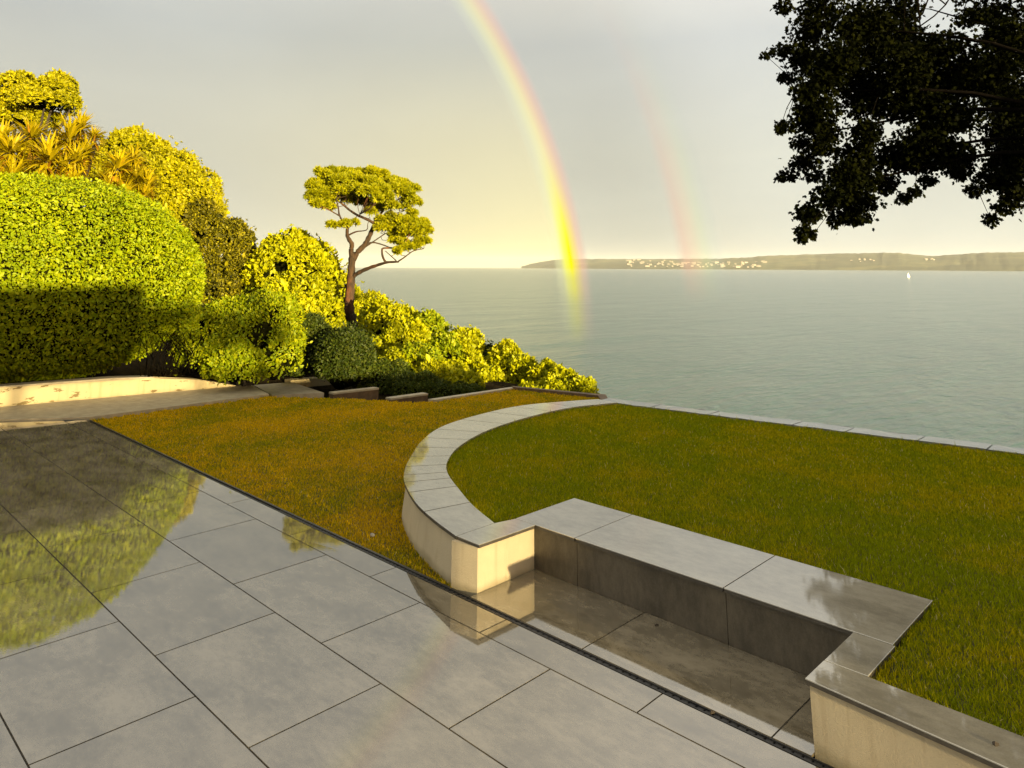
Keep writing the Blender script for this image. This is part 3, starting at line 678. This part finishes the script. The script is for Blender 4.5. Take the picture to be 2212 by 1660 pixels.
# the big clipped hedge on the retaining wall
hd = thing('clipped_hedge', 'tall clipped hedge with a rounded end above the cream retaining wall', 'hedge', (-15, 2, .3))
def hedge_surface(n, inner):
    HX, HZ, ax, az, e = -15.15, 1.99, 1.78, 1.78, 3.0; yend = 5.75; cap = 3.0
    y = rng.uniform(-4.5, yend, n)
    tg = np.linspace(-1.5, 3.7, 2000); cx_ = 1.78*np.sign(np.cos(tg))*np.abs(np.cos(tg))**(2/3); cz_ = 1.72*np.sign(np.sin(tg))*np.abs(np.sin(tg))**(2/3)
    sl = np.concatenate([[0], np.cumsum(np.hypot(np.diff(cx_), np.diff(cz_)))]); th = np.interp(rng.uniform(0, sl[-1], n), sl, tg)
    k = np.where(y > yend-cap, (1-np.clip((y-(yend-cap))/cap, 0, 1)**2.1)**(1/2.1), 1.0)
    ct, st_ = np.cos(th), np.sin(th)
    rx = np.sign(ct)*np.abs(ct)**(2/e); rz = np.sign(st_)*np.abs(st_)**(2/e)
    s = inner + (1.02-inner)*rng.uniform(0, 1, n)**.5
    ctr = HX + .13*(y-2)
    P = np.column_stack([ctr + ax*k*rx*s, y, HZ + (az*(.12+.88*k))*rz*s - (1-k)*.30])
    N = np.column_stack([np.sign(ct)*np.abs(ct)**(2-2/e), np.clip((y-(yend-cap))/cap, 0, 1)**1.5*1.6, np.sign(st_)*np.abs(st_)**(2-2/e)]); N /= np.linalg.norm(N, axis=1)[:, None]
    P = P + N*lump(P, 1.7, .06)[:, None] + N*(rng.normal(0, .025, n)+(rng.uniform(0, 1, n) < .02)*rng.uniform(0, .14, n))[:, None]
    return P, N
P, N = hedge_surface(230000, .86)
hole = (np.abs(P[:, 1]-5.0) < .55) & (P[:, 2] < .95 - np.abs(P[:, 1]-5.0)*.8) & (rng.uniform(0, 1, len(P)) < .93)
P, N = P[~hole], N[~hole]; k = len(P)
V, Fc = instance('oval', P, unit(k)+N*.4+np.array([0, 0, .1]), N+unit(k)*.75, .044*np.exp(rng.normal(0, .36, k)))
link('leaves', uniform_mesh('leaves', V, Fc), M_HEDGE, hd)
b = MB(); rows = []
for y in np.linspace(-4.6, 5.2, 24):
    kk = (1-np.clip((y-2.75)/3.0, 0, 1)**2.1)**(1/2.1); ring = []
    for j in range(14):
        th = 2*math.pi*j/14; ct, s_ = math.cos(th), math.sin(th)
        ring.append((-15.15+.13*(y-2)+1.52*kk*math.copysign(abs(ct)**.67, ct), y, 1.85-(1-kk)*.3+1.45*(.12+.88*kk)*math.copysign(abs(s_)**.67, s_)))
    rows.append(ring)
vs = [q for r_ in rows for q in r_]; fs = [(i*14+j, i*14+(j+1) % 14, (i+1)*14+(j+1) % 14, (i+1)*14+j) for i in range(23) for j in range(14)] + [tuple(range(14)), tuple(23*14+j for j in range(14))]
b.add(vs, fs); b.build('shade_core', M_CORE, hd, smooth=True)  # solid dark body in place of the hedge's shaded inside
b = MB(); tr_ = random.Random(4)
for k in range(46):
    y = tr_.uniform(4.4, 5.7); x0 = -13.5+.13*(y-2); q = Vector((x0-tr_.uniform(.0, .3), y, .28)); b.tube([q, q+Vector((tr_.uniform(-.1, .15), tr_.uniform(-.15, .15), .35)), q+Vector((tr_.uniform(-.1, .25), tr_.uniform(-.3, .3), .75))], [.012, .009, .004], 5)
b.build('bare_twigs', M_BLACKBARK, hd, smooth=True)

# bushes and shrubs: (photo x, y, metres ahead, half width px, half height px)
shrub('loose_bush', 'loose leafy bush spilling over the right end of the cream wall beside the hedge', 'bush',
      [(470, 745, 13.6, 80, 80), (560, 725, 13.5, 85, 90), (600, 770, 13.2, 50, 65), (520, 790, 13.1, 70, 45), (430, 720, 14.0, 40, 55)], 42000, .085, M_BUSH, 3, amp=.12, hollow=.18)
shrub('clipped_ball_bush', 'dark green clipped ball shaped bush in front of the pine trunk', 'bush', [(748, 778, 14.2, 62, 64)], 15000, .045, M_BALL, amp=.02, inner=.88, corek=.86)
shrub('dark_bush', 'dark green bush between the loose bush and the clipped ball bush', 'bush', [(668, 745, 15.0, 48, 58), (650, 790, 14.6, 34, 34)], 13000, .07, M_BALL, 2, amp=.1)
shrub('ground_cover_shrub', 'low dark green spreading shrub behind the step kerbs', 'shrub', [(830, 825, 14.6, 60, 34), (890, 838, 14.4, 60, 26), (960, 848, 14.2, 55, 18), (1010, 850, 14.3, 40, 12)], 17000, .055, M_COVER, 2, amp=.12)

G = 'golden lit shrubs on the slope'
shrub('slope_shrub', 'tall golden leafy shrub mass left of the pine trunk', 'shrub', [(640, 585, 21, 85, 68), (590, 610, 21, 60, 60), (690, 615, 20.5, 40, 58), (630, 680, 19.5, 85, 70), (694, 700, 19, 34, 60), (735, 668, 25.8, 42, 74)], 33000, .16, M_SHRUB, 5, amp=.12, hollow=.34)
shrub('slope_shrub', 'bright golden shrub directly right of the pine trunk', 'shrub', [(790, 716, 25.8, 62, 70), (818, 702, 19.0, 34, 56), (850, 720, 18.5, 55, 62), (808, 785, 17, 50, 52), (880, 760, 17, 50, 60)], 26000, .135, M_SHRUB, 5, amp=.12, hollow=.34)
shrub('slope_shrub', 'golden shrub with darker inside in the middle of the descending slope', 'shrub', [(925, 745, 18, 44, 58), (950, 790, 17, 52, 58), (900, 800, 16, 50, 45)], 17000, .125, M_BUSH, 5, amp=.13, hollow=.34)
shrub('slope_shrub', 'round bright shrub head over the sea, middle of the slope', 'shrub', [(1003, 770, 17.5, 42, 52), (1020, 815, 16.8, 42, 40), (975, 825, 16, 45, 32)], 14000, .125, M_SHRUB, 5, amp=.13, hollow=.34)
shrub('slope_shrub', 'golden shrub with black hollows just left of the last low shrubs', 'shrub', [(1090, 795, 17, 36, 46), (1130, 815, 16.5, 38, 38), (1060, 830, 16, 28, 24)], 11500, .12, M_SHRUB, 5, amp=.15, hollow=.34)
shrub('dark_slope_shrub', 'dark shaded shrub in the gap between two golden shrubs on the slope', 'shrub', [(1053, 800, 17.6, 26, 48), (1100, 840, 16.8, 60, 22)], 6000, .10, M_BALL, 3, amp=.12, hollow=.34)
shrub('slope_shrub', 'lowest golden shrub at the far corner of the lower lawn', 'shrub', [(1175, 822, 16, 32, 34), (1215, 830, 15.5, 30, 30), (1255, 845, 15, 28, 24), (1275, 852, 14.6, 16, 14), (1170, 845, 15, 50, 14)], 12000, .11, M_SHRUB, 5, amp=.15, hollow=.34)
shrub('slope_shrub', 'golden low shrub in front of the slope beside the low dark cover', 'shrub', [(930, 828, 15.4, 62, 34), (1000, 838, 15.0, 48, 24), (860, 800, 15.8, 46, 40)], 14000, .10, M_SHRUB, 4, amp=.13, hollow=.34)

# trees behind the hedge
def tree(name, label, px, n, size, m, trunk_px, rad, cluster=4, corek=.6, **kw):
    bl = [ell(*p) for p in px]; D = px[0][2]; b0 = atD(trunk_px[0], trunk_px[1], D); b0[2] = float(ground_z(np.array(b0[0]), np.array(b0[1])))
    th = thing(name, label, 'tree', b0); foliage('crown', lumpy(bl, 14, .30), int(n*3.3), size*.49, m, th, cluster, **kw)
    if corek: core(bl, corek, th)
    b = MB(); top = Vector(np.mean([c for c, r in bl], 0)); fork = Vector(b0)*.45+top*.55; fork.x = b0[0]; fork.y = b0[1]
    b.tube([b0, Vector(b0)*.6+fork*.4+Vector((.06, .05, 0)), fork], [rad, rad*.85, rad*.7], 9, .06)
    for c, r in bl:
        c = Vector(c); b.tube([fork, fork*.5+c*.5+Vector((0, 0, .15)), c], [rad*.55, rad*.38, rad*.15], 7, .06)
    b.build('trunk', M_BARK_D, th, smooth=True); return th
tree('cloud_tree', 'flat topped golden tree highest at the left edge', [(40, 195, 24, 62, 34), (125, 195, 24, 38, 34), (100, 222, 23.6, 66, 24), (20, 232, 24, 50, 34), (-60, 215, 24, 60, 50), (160, 222, 24, 14, 12), (60, 262, 24.5, 70, 26)], 26000, .16, M_TREE_Y, (60, 420), .16, corek=.5, amp=.16, hollow=.36)
tree('rounded_tree', 'big round topped tree with golden crown and dark shaded side behind the hedge', [(290, 350, 23, 85, 58), (360, 385, 23, 80, 62), (420, 430, 22.5, 58, 60), (445, 480, 22.2, 40, 52), (360, 480, 22.4, 80, 80), (280, 430, 22.4, 80, 80)], 46000, .17, M_TREE_Y, (400, 640), .2, corek=.72, amp=.10, hollow=.36)
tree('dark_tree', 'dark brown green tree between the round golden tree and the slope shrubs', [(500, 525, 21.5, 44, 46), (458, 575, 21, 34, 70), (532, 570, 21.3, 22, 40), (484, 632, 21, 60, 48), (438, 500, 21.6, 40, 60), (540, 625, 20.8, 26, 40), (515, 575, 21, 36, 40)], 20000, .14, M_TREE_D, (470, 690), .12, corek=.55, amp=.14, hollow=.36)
tf = thing('flat_topped_hedge', 'small flat topped clipped hedge beyond the loose bush', 'hedge', atD(590, 660, 18.5)); bl = [ell(600, 652, 18.6, 42, 17), ell(560, 655, 18.4, 42, 17)]
foliage('crown', bl, 9000, .045, M_HEDGE, tf, inner=.9, amp=.01); core(bl, .9, tf)

# cordylines
def sword_head(c, r, n, droop, wdir=None):
    u = unit(n); u[:, 2] = u[:, 2]*.9 + .25 - droop; u /= np.linalg.norm(u, axis=1)[:, None]
    P = np.tile(np.array(c), (n, 1)) + u*r*.08
    return P, u, np.column_stack([np.zeros(n), np.zeros(n), np.ones(n)])+unit(n)*.3, r*rng.uniform(.75, 1.1, n)
def cordyline(label, heads, base_px, D):
    b0 = atD(*base_px, D); b0[2] = float(ground_z(np.array(b0[0]), np.array(b0[1])))
    th = thing('cordyline_palm', label, 'palm', b0); b = MB(); dry = []; live = []
    for (x, y, dD, rpx) in heads:
        c = atD(x, y, D+dD); r = rpx*D/FPX; live.append(sword_head(c, r, 120, .0)); dry.append(sword_head(c-np.array([0, 0, r*.25]), r*.85, 46, .85))
        c = Vector(c); s = Vector(b0)*.5+c*.5; s.x = c.x*.6+b0[0]*.4; s.y = c.y*.6+b0[1]*.4
        b.tube([b0, s, c-Vector((0, 0, .4)), c], [.13, .10, .085, .06], 8, .08)
    b.build('trunk', M_BARK_D, th, smooth=True)
    for nm, L, m in (('crown', live, M_PALM), ('dry_leaves', dry, M_PALM_DRY)):
        P, a, N, s = (np.concatenate(q) for q in zip(*L)); V, Fc = instance('blade', P, a, N, s); link(nm, uniform_mesh(nm, V, Fc), m, th)
cordyline('many headed spiky cordyline palm at the left edge with orange dry leaves', [(25, 330, 0, 62), (70, 300, .4, 60), (105, 350, -.3, 66), (150, 300, .3, 58), (175, 280, .6, 48), (30, 385, -.4, 52), (140, 375, -.2, 52), (-40, 330, 0, 62), (185, 330, .2, 42), (75, 385, .1, 50), (5, 300, .5, 50), (50, 355, .3, 55), (120, 320, .5, 55), (165, 350, -.1, 50), (100, 395, -.3, 48), (205, 300, .5, 36), (10, 400, -.2, 50), (160, 395, -.3, 46)], (80, 470), 18.5)
cordyline('smaller spiky cordyline palm in front of the round golden tree', [(255, 365, 0, 52), (300, 395, .2, 46), (290, 345, .5, 42), (235, 405, -.2, 48), (315, 425, -.1, 36), (270, 425, -.3, 44), (250, 395, .2, 46), (320, 400, .1, 40), (285, 375, .4, 44)], (270, 500), 18.8)

# ------------------------------------------------------------------ umbrella pine
DP = 20.0
def pz(x, y, dd=0.0): return atD((750+x/3.32)*.816, (400+y/3.32)*.816, DP+dd)
pbase = pz(630, 1640); pbase[2] -= .5
pn = thing('umbrella_pine', 'lone windswept umbrella pine with forked red trunk against the sea', 'pine tree', pbase)
m, t, o = mat('pine_bark'); P = objco(t)
n = t.noise(t.stretch(P, (5, 5, 1.6)), 1.6, 5, .65); k_ = t.noise(P, .75, 3, .5)
c = t.mix(t.smooth(k_, .46, .60), t.ramp(n, [(.35, (.012, .007, .003)), (.65, (.04, .020, .008))]), t.ramp(n, [(.35, (.05, .018, .006)), (.65, (.145, .052, .015))]))
principled(t, o, c, .9, 1.4, t.bump(n, .9, .05)); M_PBARK = m
PXM = (DP+.87)/1590*.816/3.32*1.0
def limb(mb, pts, r0, r1, dd=0.0, dd1=None, seg=9):
    n = len(pts); dd1 = dd if dd1 is None else dd1
    P = [pz(x, y, dd+(dd1-dd)*i/(n-1)) for i, (x, y) in enumerate(pts)]
    P3 = smooth_curve([tuple(p) for p in P], max(6, n*4)); rad = [(r0+(r1-r0)*i/(len(P3)-1))*PXM*(1+.06*math.sin(i*1.9)) for i in range(len(P3))]
    mb.tube(P3, rad, seg, .06); return P3
tb = MB()
limb(tb, [(640, 1700), (632, 1600), (605, 1480), (588, 1400), (590, 1300), (600, 1180), (605, 1090), (608, 1000), (615, 930)], 52, 30)
limb(tb, [(615, 960), (605, 880), (610, 820), (580, 770), (568, 720), (575, 670)], 26, 13, 0, -.3)
limb(tb, [(620, 960), (660, 890), (720, 830), (760, 760), (790, 690), (815, 640)], 27, 18, 0, .2)
limb(tb, [(610, 1110), (680, 1065), (760, 1030), (850, 1000), (920, 980), (1020, 975)], 20, 8, 0, -.8)
tb.build('trunk', M_PBARK, pn, smooth=True)
lb_ = MB(); tw = []
tw.append(limb(lb_, [(815, 640), (740, 600), (660, 565), (590, 520), (530, 470), (440, 400), (380, 340)], 14, 5, .2, -.4, 7))
tw.append(limb(lb_, [(815, 640), (850, 580), (890, 510), (930, 430), (980, 360)], 14, 5, .2, .8, 7))
tw.append(limb(lb_, [(840, 600), (790, 500), (760, 420), (730, 330)], 10, 4, .2, 0, 7))
tw.append(limb(lb_, [(900, 500), (980, 450), (1070, 400), (1130, 370)], 9, 3, .5, 1.0, 6))
tw.append(limb(lb_, [(575, 670), (530, 620), (500, 560), (490, 490), (470, 420)], 10, 4, -.3, -.9, 6))
tw.append(limb(lb_, [(500, 570), (430, 530), (370, 500), (310, 470)], 7, 3, -.6, -1.0, 6))
tw.append(limb(lb_, [(575, 680), (620, 640), (640, 590), (680, 560)], 7, 3, -.2, -.6, 6))
tw.append(limb(lb_, [(580, 740), (650, 710), (740, 695), (750, 640)], 8, 3, -.1, -.5, 6))
tw.append(limb(lb_, [(735, 815), (800, 805), (880, 825), (950, 850), (1010, 845)], 8, 4, .1, .6, 6))
tw.append(limb(lb_, [(720, 850), (780, 810), (840, 770), (900, 730), (1000, 680)], 7, 3, .1, .3, 6))
tw.append(limb(lb_, [(910, 980), (885, 940), (875, 880), (890, 855), (1000, 850), (1080, 800), (1130, 700)], 10, 4, -.6, -.2, 6))
tw.append(limb(lb_, [(1000, 965), (950, 920), (905, 880)], 5, 3, -.6, -.4, 6)); tw.append(limb(lb_, [(1020, 970), (1080, 930), (1150, 880), (1240, 860)], 7, 3, -.8, -.3, 6))
tw.append(limb(lb_, [(830, 640), (900, 590), (960, 560), (1060, 530), (1150, 480)], 7, 3, .2, .3, 6))
pads = [(340, 230, 75, 60, 0), (420, 200, 70, 48, .3), (500, 200, 75, 48, .5), (600, 215, 75, 42, .4), (700, 215, 70, 46, .3), (790, 205, 70, 48, .2), (870, 235, 80, 52, .3), (960, 285, 75, 44, .4), (1050, 315, 80, 48, .3), (1140, 350, 70, 44, .2),
        (300, 320, 65, 60, -.5), (270, 410, 52, 42, -.8), (275, 470, 38, 34, -1.0), (370, 400, 75, 65, -.6), (460, 330, 90, 70, -.4), (560, 330, 90, 60, -.2), (690, 350, 60, 52, -.9), (760, 380, 80, 56, -1.1), (850, 350, 85, 50, -.9), (900, 400, 50, 42, -.9), (830, 430, 45, 32, -1.0), (480, 420, 60, 36, -.3), (330, 490, 45, 26, -.9),
        (1150, 460, 58, 46, .2), (1050, 495, 55, 24, .2), (780, 510, 60, 32, .2), (860, 520, 40, 24, .3), (600, 645, 70, 22, -.5), (440, 660, 34, 28, -.6), (520, 665, 50, 20, -.5),
        (900, 690, 90, 42, .1), (1000, 660, 80, 48, .1), (1110, 640, 80, 56, .2), (1210, 660, 70, 56, .1), (1260, 720, 44, 46, 0), (1120, 720, 90, 54, -.2), (1230, 810, 52, 48, -.1), (1180, 850, 60, 24, -.1), (970, 795, 34, 26, .1), (1020, 890, 50, 30, -.4), (940, 590, 40, 30, .3), (840, 690, 36, 30, 0), (1060, 830, 60, 36, 0), (640, 290, 110, 60, .8), (420, 270, 90, 60, .7), (520, 270, 90, 50, -.6), (780, 290, 100, 50, -.5), (900, 300, 90, 40, .9), (380, 330, 80, 60, .3), (560, 400, 80, 36, .5), (700, 430, 60, 26, .3), (980, 340, 70, 34, -.4), (1070, 690, 110, 60, .5), (1180, 740, 70, 50, .4), (1010, 320, 80, 50, 0), (1080, 385, 70, 36, -.2), (1110, 440, 60, 36, 0), (400, 440, 60, 46, -.6), (340, 430, 70, 56, -.4), (620, 270, 100, 60, -.3), (720, 300, 100, 60, .2), (540, 370, 90, 50, -.7), (1190, 700, 90, 70, 0), (1050, 640, 100, 50, 0), (660, 400, 80, 40, -.4), (700, 470, 80, 34, .3), (950, 500, 80, 34, -.2), (1130, 555, 60, 26, .2), (890, 610, 60, 26, .2), (760, 545, 50, 24, -.3), (400, 500, 60, 26, -.8), (880, 460, 60, 36, .4), (1000, 760, 70, 40, .2), (1100, 860, 60, 26, -.3), (590, 440, 60, 30, -.3)]
Pn, An, Nn, Sn = [], [], [], []
allb = np.concatenate(tw)
prr = random.Random(9)
for (x, y, rx, ry, dd) in pads:
    c = pz(x, y, dd); rx_, ry_ = rx*PXM, ry*PXM
    for _ in range(2):
        a_ = allb[np.argmin(np.linalg.norm(allb-(c+np.array([prr.uniform(-.2, .2), prr.uniform(-.2, .2), -.5*ry_])), axis=1))]
        mid = a_*.5+c*.5+np.array([prr.uniform(-.12, .12), prr.uniform(-.12, .12), -.03]); lb_.tube([tuple(a_), tuple(mid), tuple(c)], [3.2*PXM, 2.4*PXM, 1.4*PXM], 5)
    nt = max(14, int(rx*ry/21)); nl = max(4, int(rx*ry/420)); ul = unit(nl); ul[:, 2] = np.where(ul[:, 2] < -.2, -ul[:, 2]*.7, ul[:, 2])
    lc = c + ul*np.array([rx_, rx_, ry_])*.72; w_ = rng.integers(0, nl, nt); u = unit(nt); u[:, 2] = np.where(u[:, 2] < -.3, -u[:, 2]*.6, u[:, 2])
    T = lc[w_] + u*np.array([.40*ry_+.045, .40*ry_+.045, .42*ry_+.04])*(rng.uniform(.3, 1.0, nt)**.5)[:, None]
    for p, uu in zip(T, u):
        q = 22; v = unit(q)*.9 + np.array([0, 0, .45]) + uu*.5
        Pn.append(np.tile(p, (q, 1))); An.append(v); Nn.append(unit(q)); Sn.append(rng.uniform(.075, .145, q))
lb_.build('branches', M_PBARK, pn, smooth=True)
LEAF['needle'] = (np.array([(-.09, 0, 0), (.09, 0, 0), (.12, .55, .02), (-.12, .55, .02), (.0, 1, 0)]), None)
_old = instance
P, a, N, s = (np.concatenate(q) for q in (Pn, An, Nn, Sn)); LEAF['blade_keep'] = LEAF['blade']; LEAF['blade'] = LEAF['needle']
V, Fc = instance('blade', P, a, N, s); LEAF['blade'] = LEAF['blade_keep']; link('crown', uniform_mesh('crown', V, Fc), M_PINE, pn)

# ------------------------------------------------------------------ overhanging tree, trunk outside the picture to the right
zb = [(450,40,60,60),(700,60,160,120),(620,200,140,100),(420,340,90,40),(600,380,150,110),(480,520,60,40),(680,520,140,120),(600,620,90,80),(680,720,160,110),(640,830,160,80),(460,850,70,35),(750,900,110,70),(560,960,60,50),(680,990,130,60),(600,1090,110,60),(480,1180,70,40),(650,1180,70,50),
 (950,150,200,160),(1000,350,200,160),(950,550,180,130),(800,400,160,150),(1000,700,150,110),(1200,250,180,150),(1250,450,200,180),(1250,680,220,150),(1000,900,90,110),(930,1050,130,100),(1150,1050,180,110),(850,1180,110,90),(950,1200,160,100),(750,1310,110,80),(900,1350,170,100),(620,1440,90,70),(590,1560,55,50),(575,1610,28,30),(650,1590,26,26),(330,375,34,18),(440,525,26,26),(425,880,24,20),(430,1205,28,18),(800,1480,50,60),(930,1470,110,60),(1130,1230,90,50),(1140,1280,60,30),
 (1400,950,200,120),(1350,1090,180,80),(1600,1050,150,110),(1640,1150,80,70),(1260,1340,45,40),(1340,1290,45,35),(1430,1220,60,40),(1500,330,200,130),(1480,550,250,170),(1550,780,220,150),(1200,80,170,110),(1700,520,160,150),(1850,480,200,200),(1950,250,150,150),(2000,700,200,200),(1950,900,150,130),(1980,1100,170,150),(1750,1280,70,50),(1900,1200,130,80),(2030,1290,100,90),(1930,1400,60,50),(1850,1480,45,40),(1700,120,100,60),(1850,80,150,80),(2080,1000,120,150),(2100,300,130,200)]
tp = (.5, 13.4, -2.7); DT = 12.5
ot = thing('overhanging_tree', 'shade-darkened leafy tree hanging its branches into the upper right corner', 'tree', tp)
Pn, An, Nn, Sn = [], [], [], []; brn = MB(); br = random.Random(2); anchors = []
def leaf_blob(c, rx, ry, n, size):
    u = unit(n); s = rng.uniform(.0, 1.0, n)**(1/2.2)*1.08; s = np.where(rng.uniform(0, 1, n) < .16, s*rng.uniform(1.1, 1.7, n), s)
    p = np.array(c) + u*np.array([rx, rx, ry])*s[:, None]
    a = unit(n)*.8 + np.array([0, 0, -.75]) + u*.35; Pn.append(p); An.append(a); Nn.append(unit(n)+np.array([0, 0, .35])); Sn.append(size*rng.uniform(.6, 1.25, n))
for (x, y, rx, ry) in zb:
    Dd = DT + .75*math.sin(x*.011+y*.007) + br.uniform(-.35, .35)
    c = atD(1550+x*.3195, y*.3195, Dd); s = (Dd+.87)/1590*.3195
    leaf_blob(c, rx*s*.95, ry*s*.95, int(24 + rx*ry/24), .080); anchors.append(c)
    if rx < 75: continue
    leaf_blob(c + np.array([br.uniform(-.1, .2), br.uniform(-.1, .2), 0]), rx*s*.7, ry*s*.7, int(rx*ry/60), .082)
n_vis = len(anchors)
for (x, y, dD, rx, ry, n) in [(1800, -45, 0, .5, .4, 300), (1950, -50, .2, .6, .4, 400), (2100, -50, .4, .7, .5, 500), (2230, 60, .3, .7, .9, 900), (2250, 260, .3, .8, .9, 900), (2260, 420, .4, .6, .4, 500), (2370, 0, .2, 1.0, 1.0, 1100), (2400, 250, .2, 1.1, 1.0, 1200), (2520, 100, .3, 1.1, 1.2, 1300), (2560, 330, .3, 1.0, .8, 900), (2700, 200, .4, 1.2, 1.1, 1300), (2420, -150, .2, 1.1, .9, 900), (2280, -130, .3, .9, .8, 800)]:
    c = atD(x, y, DT+dD); leaf_blob(c, rx, ry, n, .10); anchors.append(c)
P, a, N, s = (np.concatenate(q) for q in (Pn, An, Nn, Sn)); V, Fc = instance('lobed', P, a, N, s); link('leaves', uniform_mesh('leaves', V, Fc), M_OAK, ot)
fork = Vector((tp[0]-.1, tp[1], 3.4)); brn.tube([tp, (tp[0]+.08, tp[1]+.03, 1.4), fork, (tp[0]-.05, tp[1]+.1, 5.6)], [.30, .24, .21, .10], 12, .05); brn.build('trunk', M_BARK_D, ot, smooth=True)
brn = MB()
main = [atD(*q) for q in ((1950, 150, 13.5), (1760, 290, 13.2), (1900, 340, 13.1), (1830, 400, 12.9), (2120, 300, 13.4), (2010, 20, 13.7), (1780, 60, 13.3), (1720, 200, 12.9))]
nodes = [np.array(fork)]
for q in main:
    f0 = Vector((fork.x, fork.y, fork.z+br.uniform(.1, 1.2))); mid = f0*.5+Vector(q)*.5+Vector((.2, .5, .5)); pts = smooth_curve([tuple(f0), tuple(mid), tuple(q)], 9)
    brn.tube(pts, list(np.linspace(.060, .012, 9)), 7, .05); nodes += list(pts[3:])
ND = np.array(nodes)
for c in anchors:
    a_ = ND[np.argmin(np.linalg.norm(ND-c, axis=1))]; mid = a_*.5+c*.5+np.array([br.uniform(-.06, .06), br.uniform(-.06, .06), .04])
    brn.tube([tuple(a_), tuple(mid), tuple(c)], [.010, .007, .004], 5)
for pp in ([(1990, 60), (1985, 5), (1990, -20)], [(1985, 60), (2020, 35), (2045, 10), (2060, -15)], [(1975, 50), (1995, 30), (2010, -10)], [(2045, 10), (2020, -10)]):
    brn.tube([tuple(atD(x, y, 12.5)) for x, y in pp], [.014]*len(pp), 5)
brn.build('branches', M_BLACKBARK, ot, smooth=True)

# added light blocker out of view: boards shade hedge and lawns, slats dim the walls
sc_ = thing('added_shade_screen', 'unseen timber screen on posts, added to shade the hedge, lawns and walls', 'screen', (9, -2, 0))
b = MB()
for k in range(8): b.box((9.0, -9, 2.44+k*.19), (9.05, .80, 2.44+k*.19+.189))
b.build('boards', M_WOOD, sc_)
b = MB()
for k in range(4): b.box((9.0, 1.86, .74+k*.19), (9.05, 9.2, .74+k*.19+.189))
for k in range(3): b.box((9.0, -9, 1.50+k*.19), (9.05, 7.4, 1.50+k*.19+.189))
b.box((9.0, -9, 1.12), (9.05, 1.17, 1.499)); b.build('lower_boards', M_WOOD, sc_)
b = MB(); y = -3.0
while y < 3.2:
    b.box((9.06, y, .5), (9.075, y+.0350, 2.439)); y += .06
b.build('slats', M_WOOD, sc_)
for y in (-8.6, -4.6, -1.0, 2.6, 6.5):
    b = MB(); b.box((9.076, y, 0), (9.17, y+.1, 4.0)); b.build('post', M_WOOD, sc_)

tt_ = thing('added_shade_tree', 'small unseen tree added beside the shade screen to dapple the hedge', 'tree', (9.4, 3.6, 0))  # out-of-view tree added to break up the shade on the hedge's right part
bl = [(np.array([9.3, 1.25, 3.1]), np.array([.5, 1.0, .62])), (np.array([9.3, 2.4, 2.95]), np.array([.5, .9, .45]))]
foliage('crown', bl, 1500, .10, M_COVER, tt_, inner=.2); stems(bl, (9.4, 3.6, 0), tt_, .07, 'trunk')

# ------------------------------------------------------------------ small things
dm = plain('dead_leaf', (.02, .014, .008), (.05, .035, .02), 40)
for k, (x, y, zv, lab) in enumerate([(1540, 1539, 0, 'small dark scrap of leaf lying by the drain slots near the right wall'), (2152, 1607, HT, 'tiny dark leaf scrap on the narrow coping at the right'), (1420, 1350, 0, 'tiny dark leaf scrap on the alcove floor by the bench front')]):
    p = at(x, y, zv+.003); n = 9; b = MB()
    ring = [(p[0]+math.cos(i*.7)*.012*(1+.5*math.sin(i*2.3)), p[1]+math.sin(i*.7)*.012*(1+.4*math.cos(i*1.7)), p[2]+.003*(i % 2)) for i in range(n)]
    b.add([(p[0], p[1], p[2]+.008)]+ring+[(q[0], q[1], p[2]-.002) for q in ring], [(0, 1+i, 1+(i+1) % n) for i in range(n)]+[(1+i, 1+n+i, 1+n+(i+1) % n, 1+(i+1) % n) for i in range(n)])
    tag(b.build('leaf_scrap', dm), lab, 'leaf')
p = at(806, 1156, .01); b = MB(); vs = []
for i in range(5):
    for j in range(8):
        th = math.pi*i/4; ph = 2*math.pi*j/8; vs.append((p[0]+.028*math.sin(th)*math.cos(ph)*(1+.2*math.sin(3*ph)), p[1]+.018*math.sin(th)*math.sin(ph), p[2]+.014*math.cos(th)))
b.add(vs, [(i*8+j, (i+1)*8+j, (i+1)*8+(j+1) % 8, i*8+(j+1) % 8) for i in range(4) for j in range(8)])
tag(b.build('pebble', M_WHITE, smooth=True), 'small white pebble on the lower lawn near the curved wall', 'pebble')

# ------------------------------------------------------------------ haze over the bay
m, t, o = mat('sea_haze')
pv = t.new('ShaderNodeVolumePrincipled'); pv.inputs['Color'].default_value = (.86, .88, .84, 1); pv.inputs['Density'].default_value = 2.3e-5; pv.inputs['Anisotropy'].default_value = 0.0
t.l.new(pv.outputs[0], o.inputs['Volume'])
b = MB(); b.box((-15500, -14000, SEA-1.2), (14000, 15500, 260)); hz = b.build('haze', m); hz['kind'] = 'stuff'
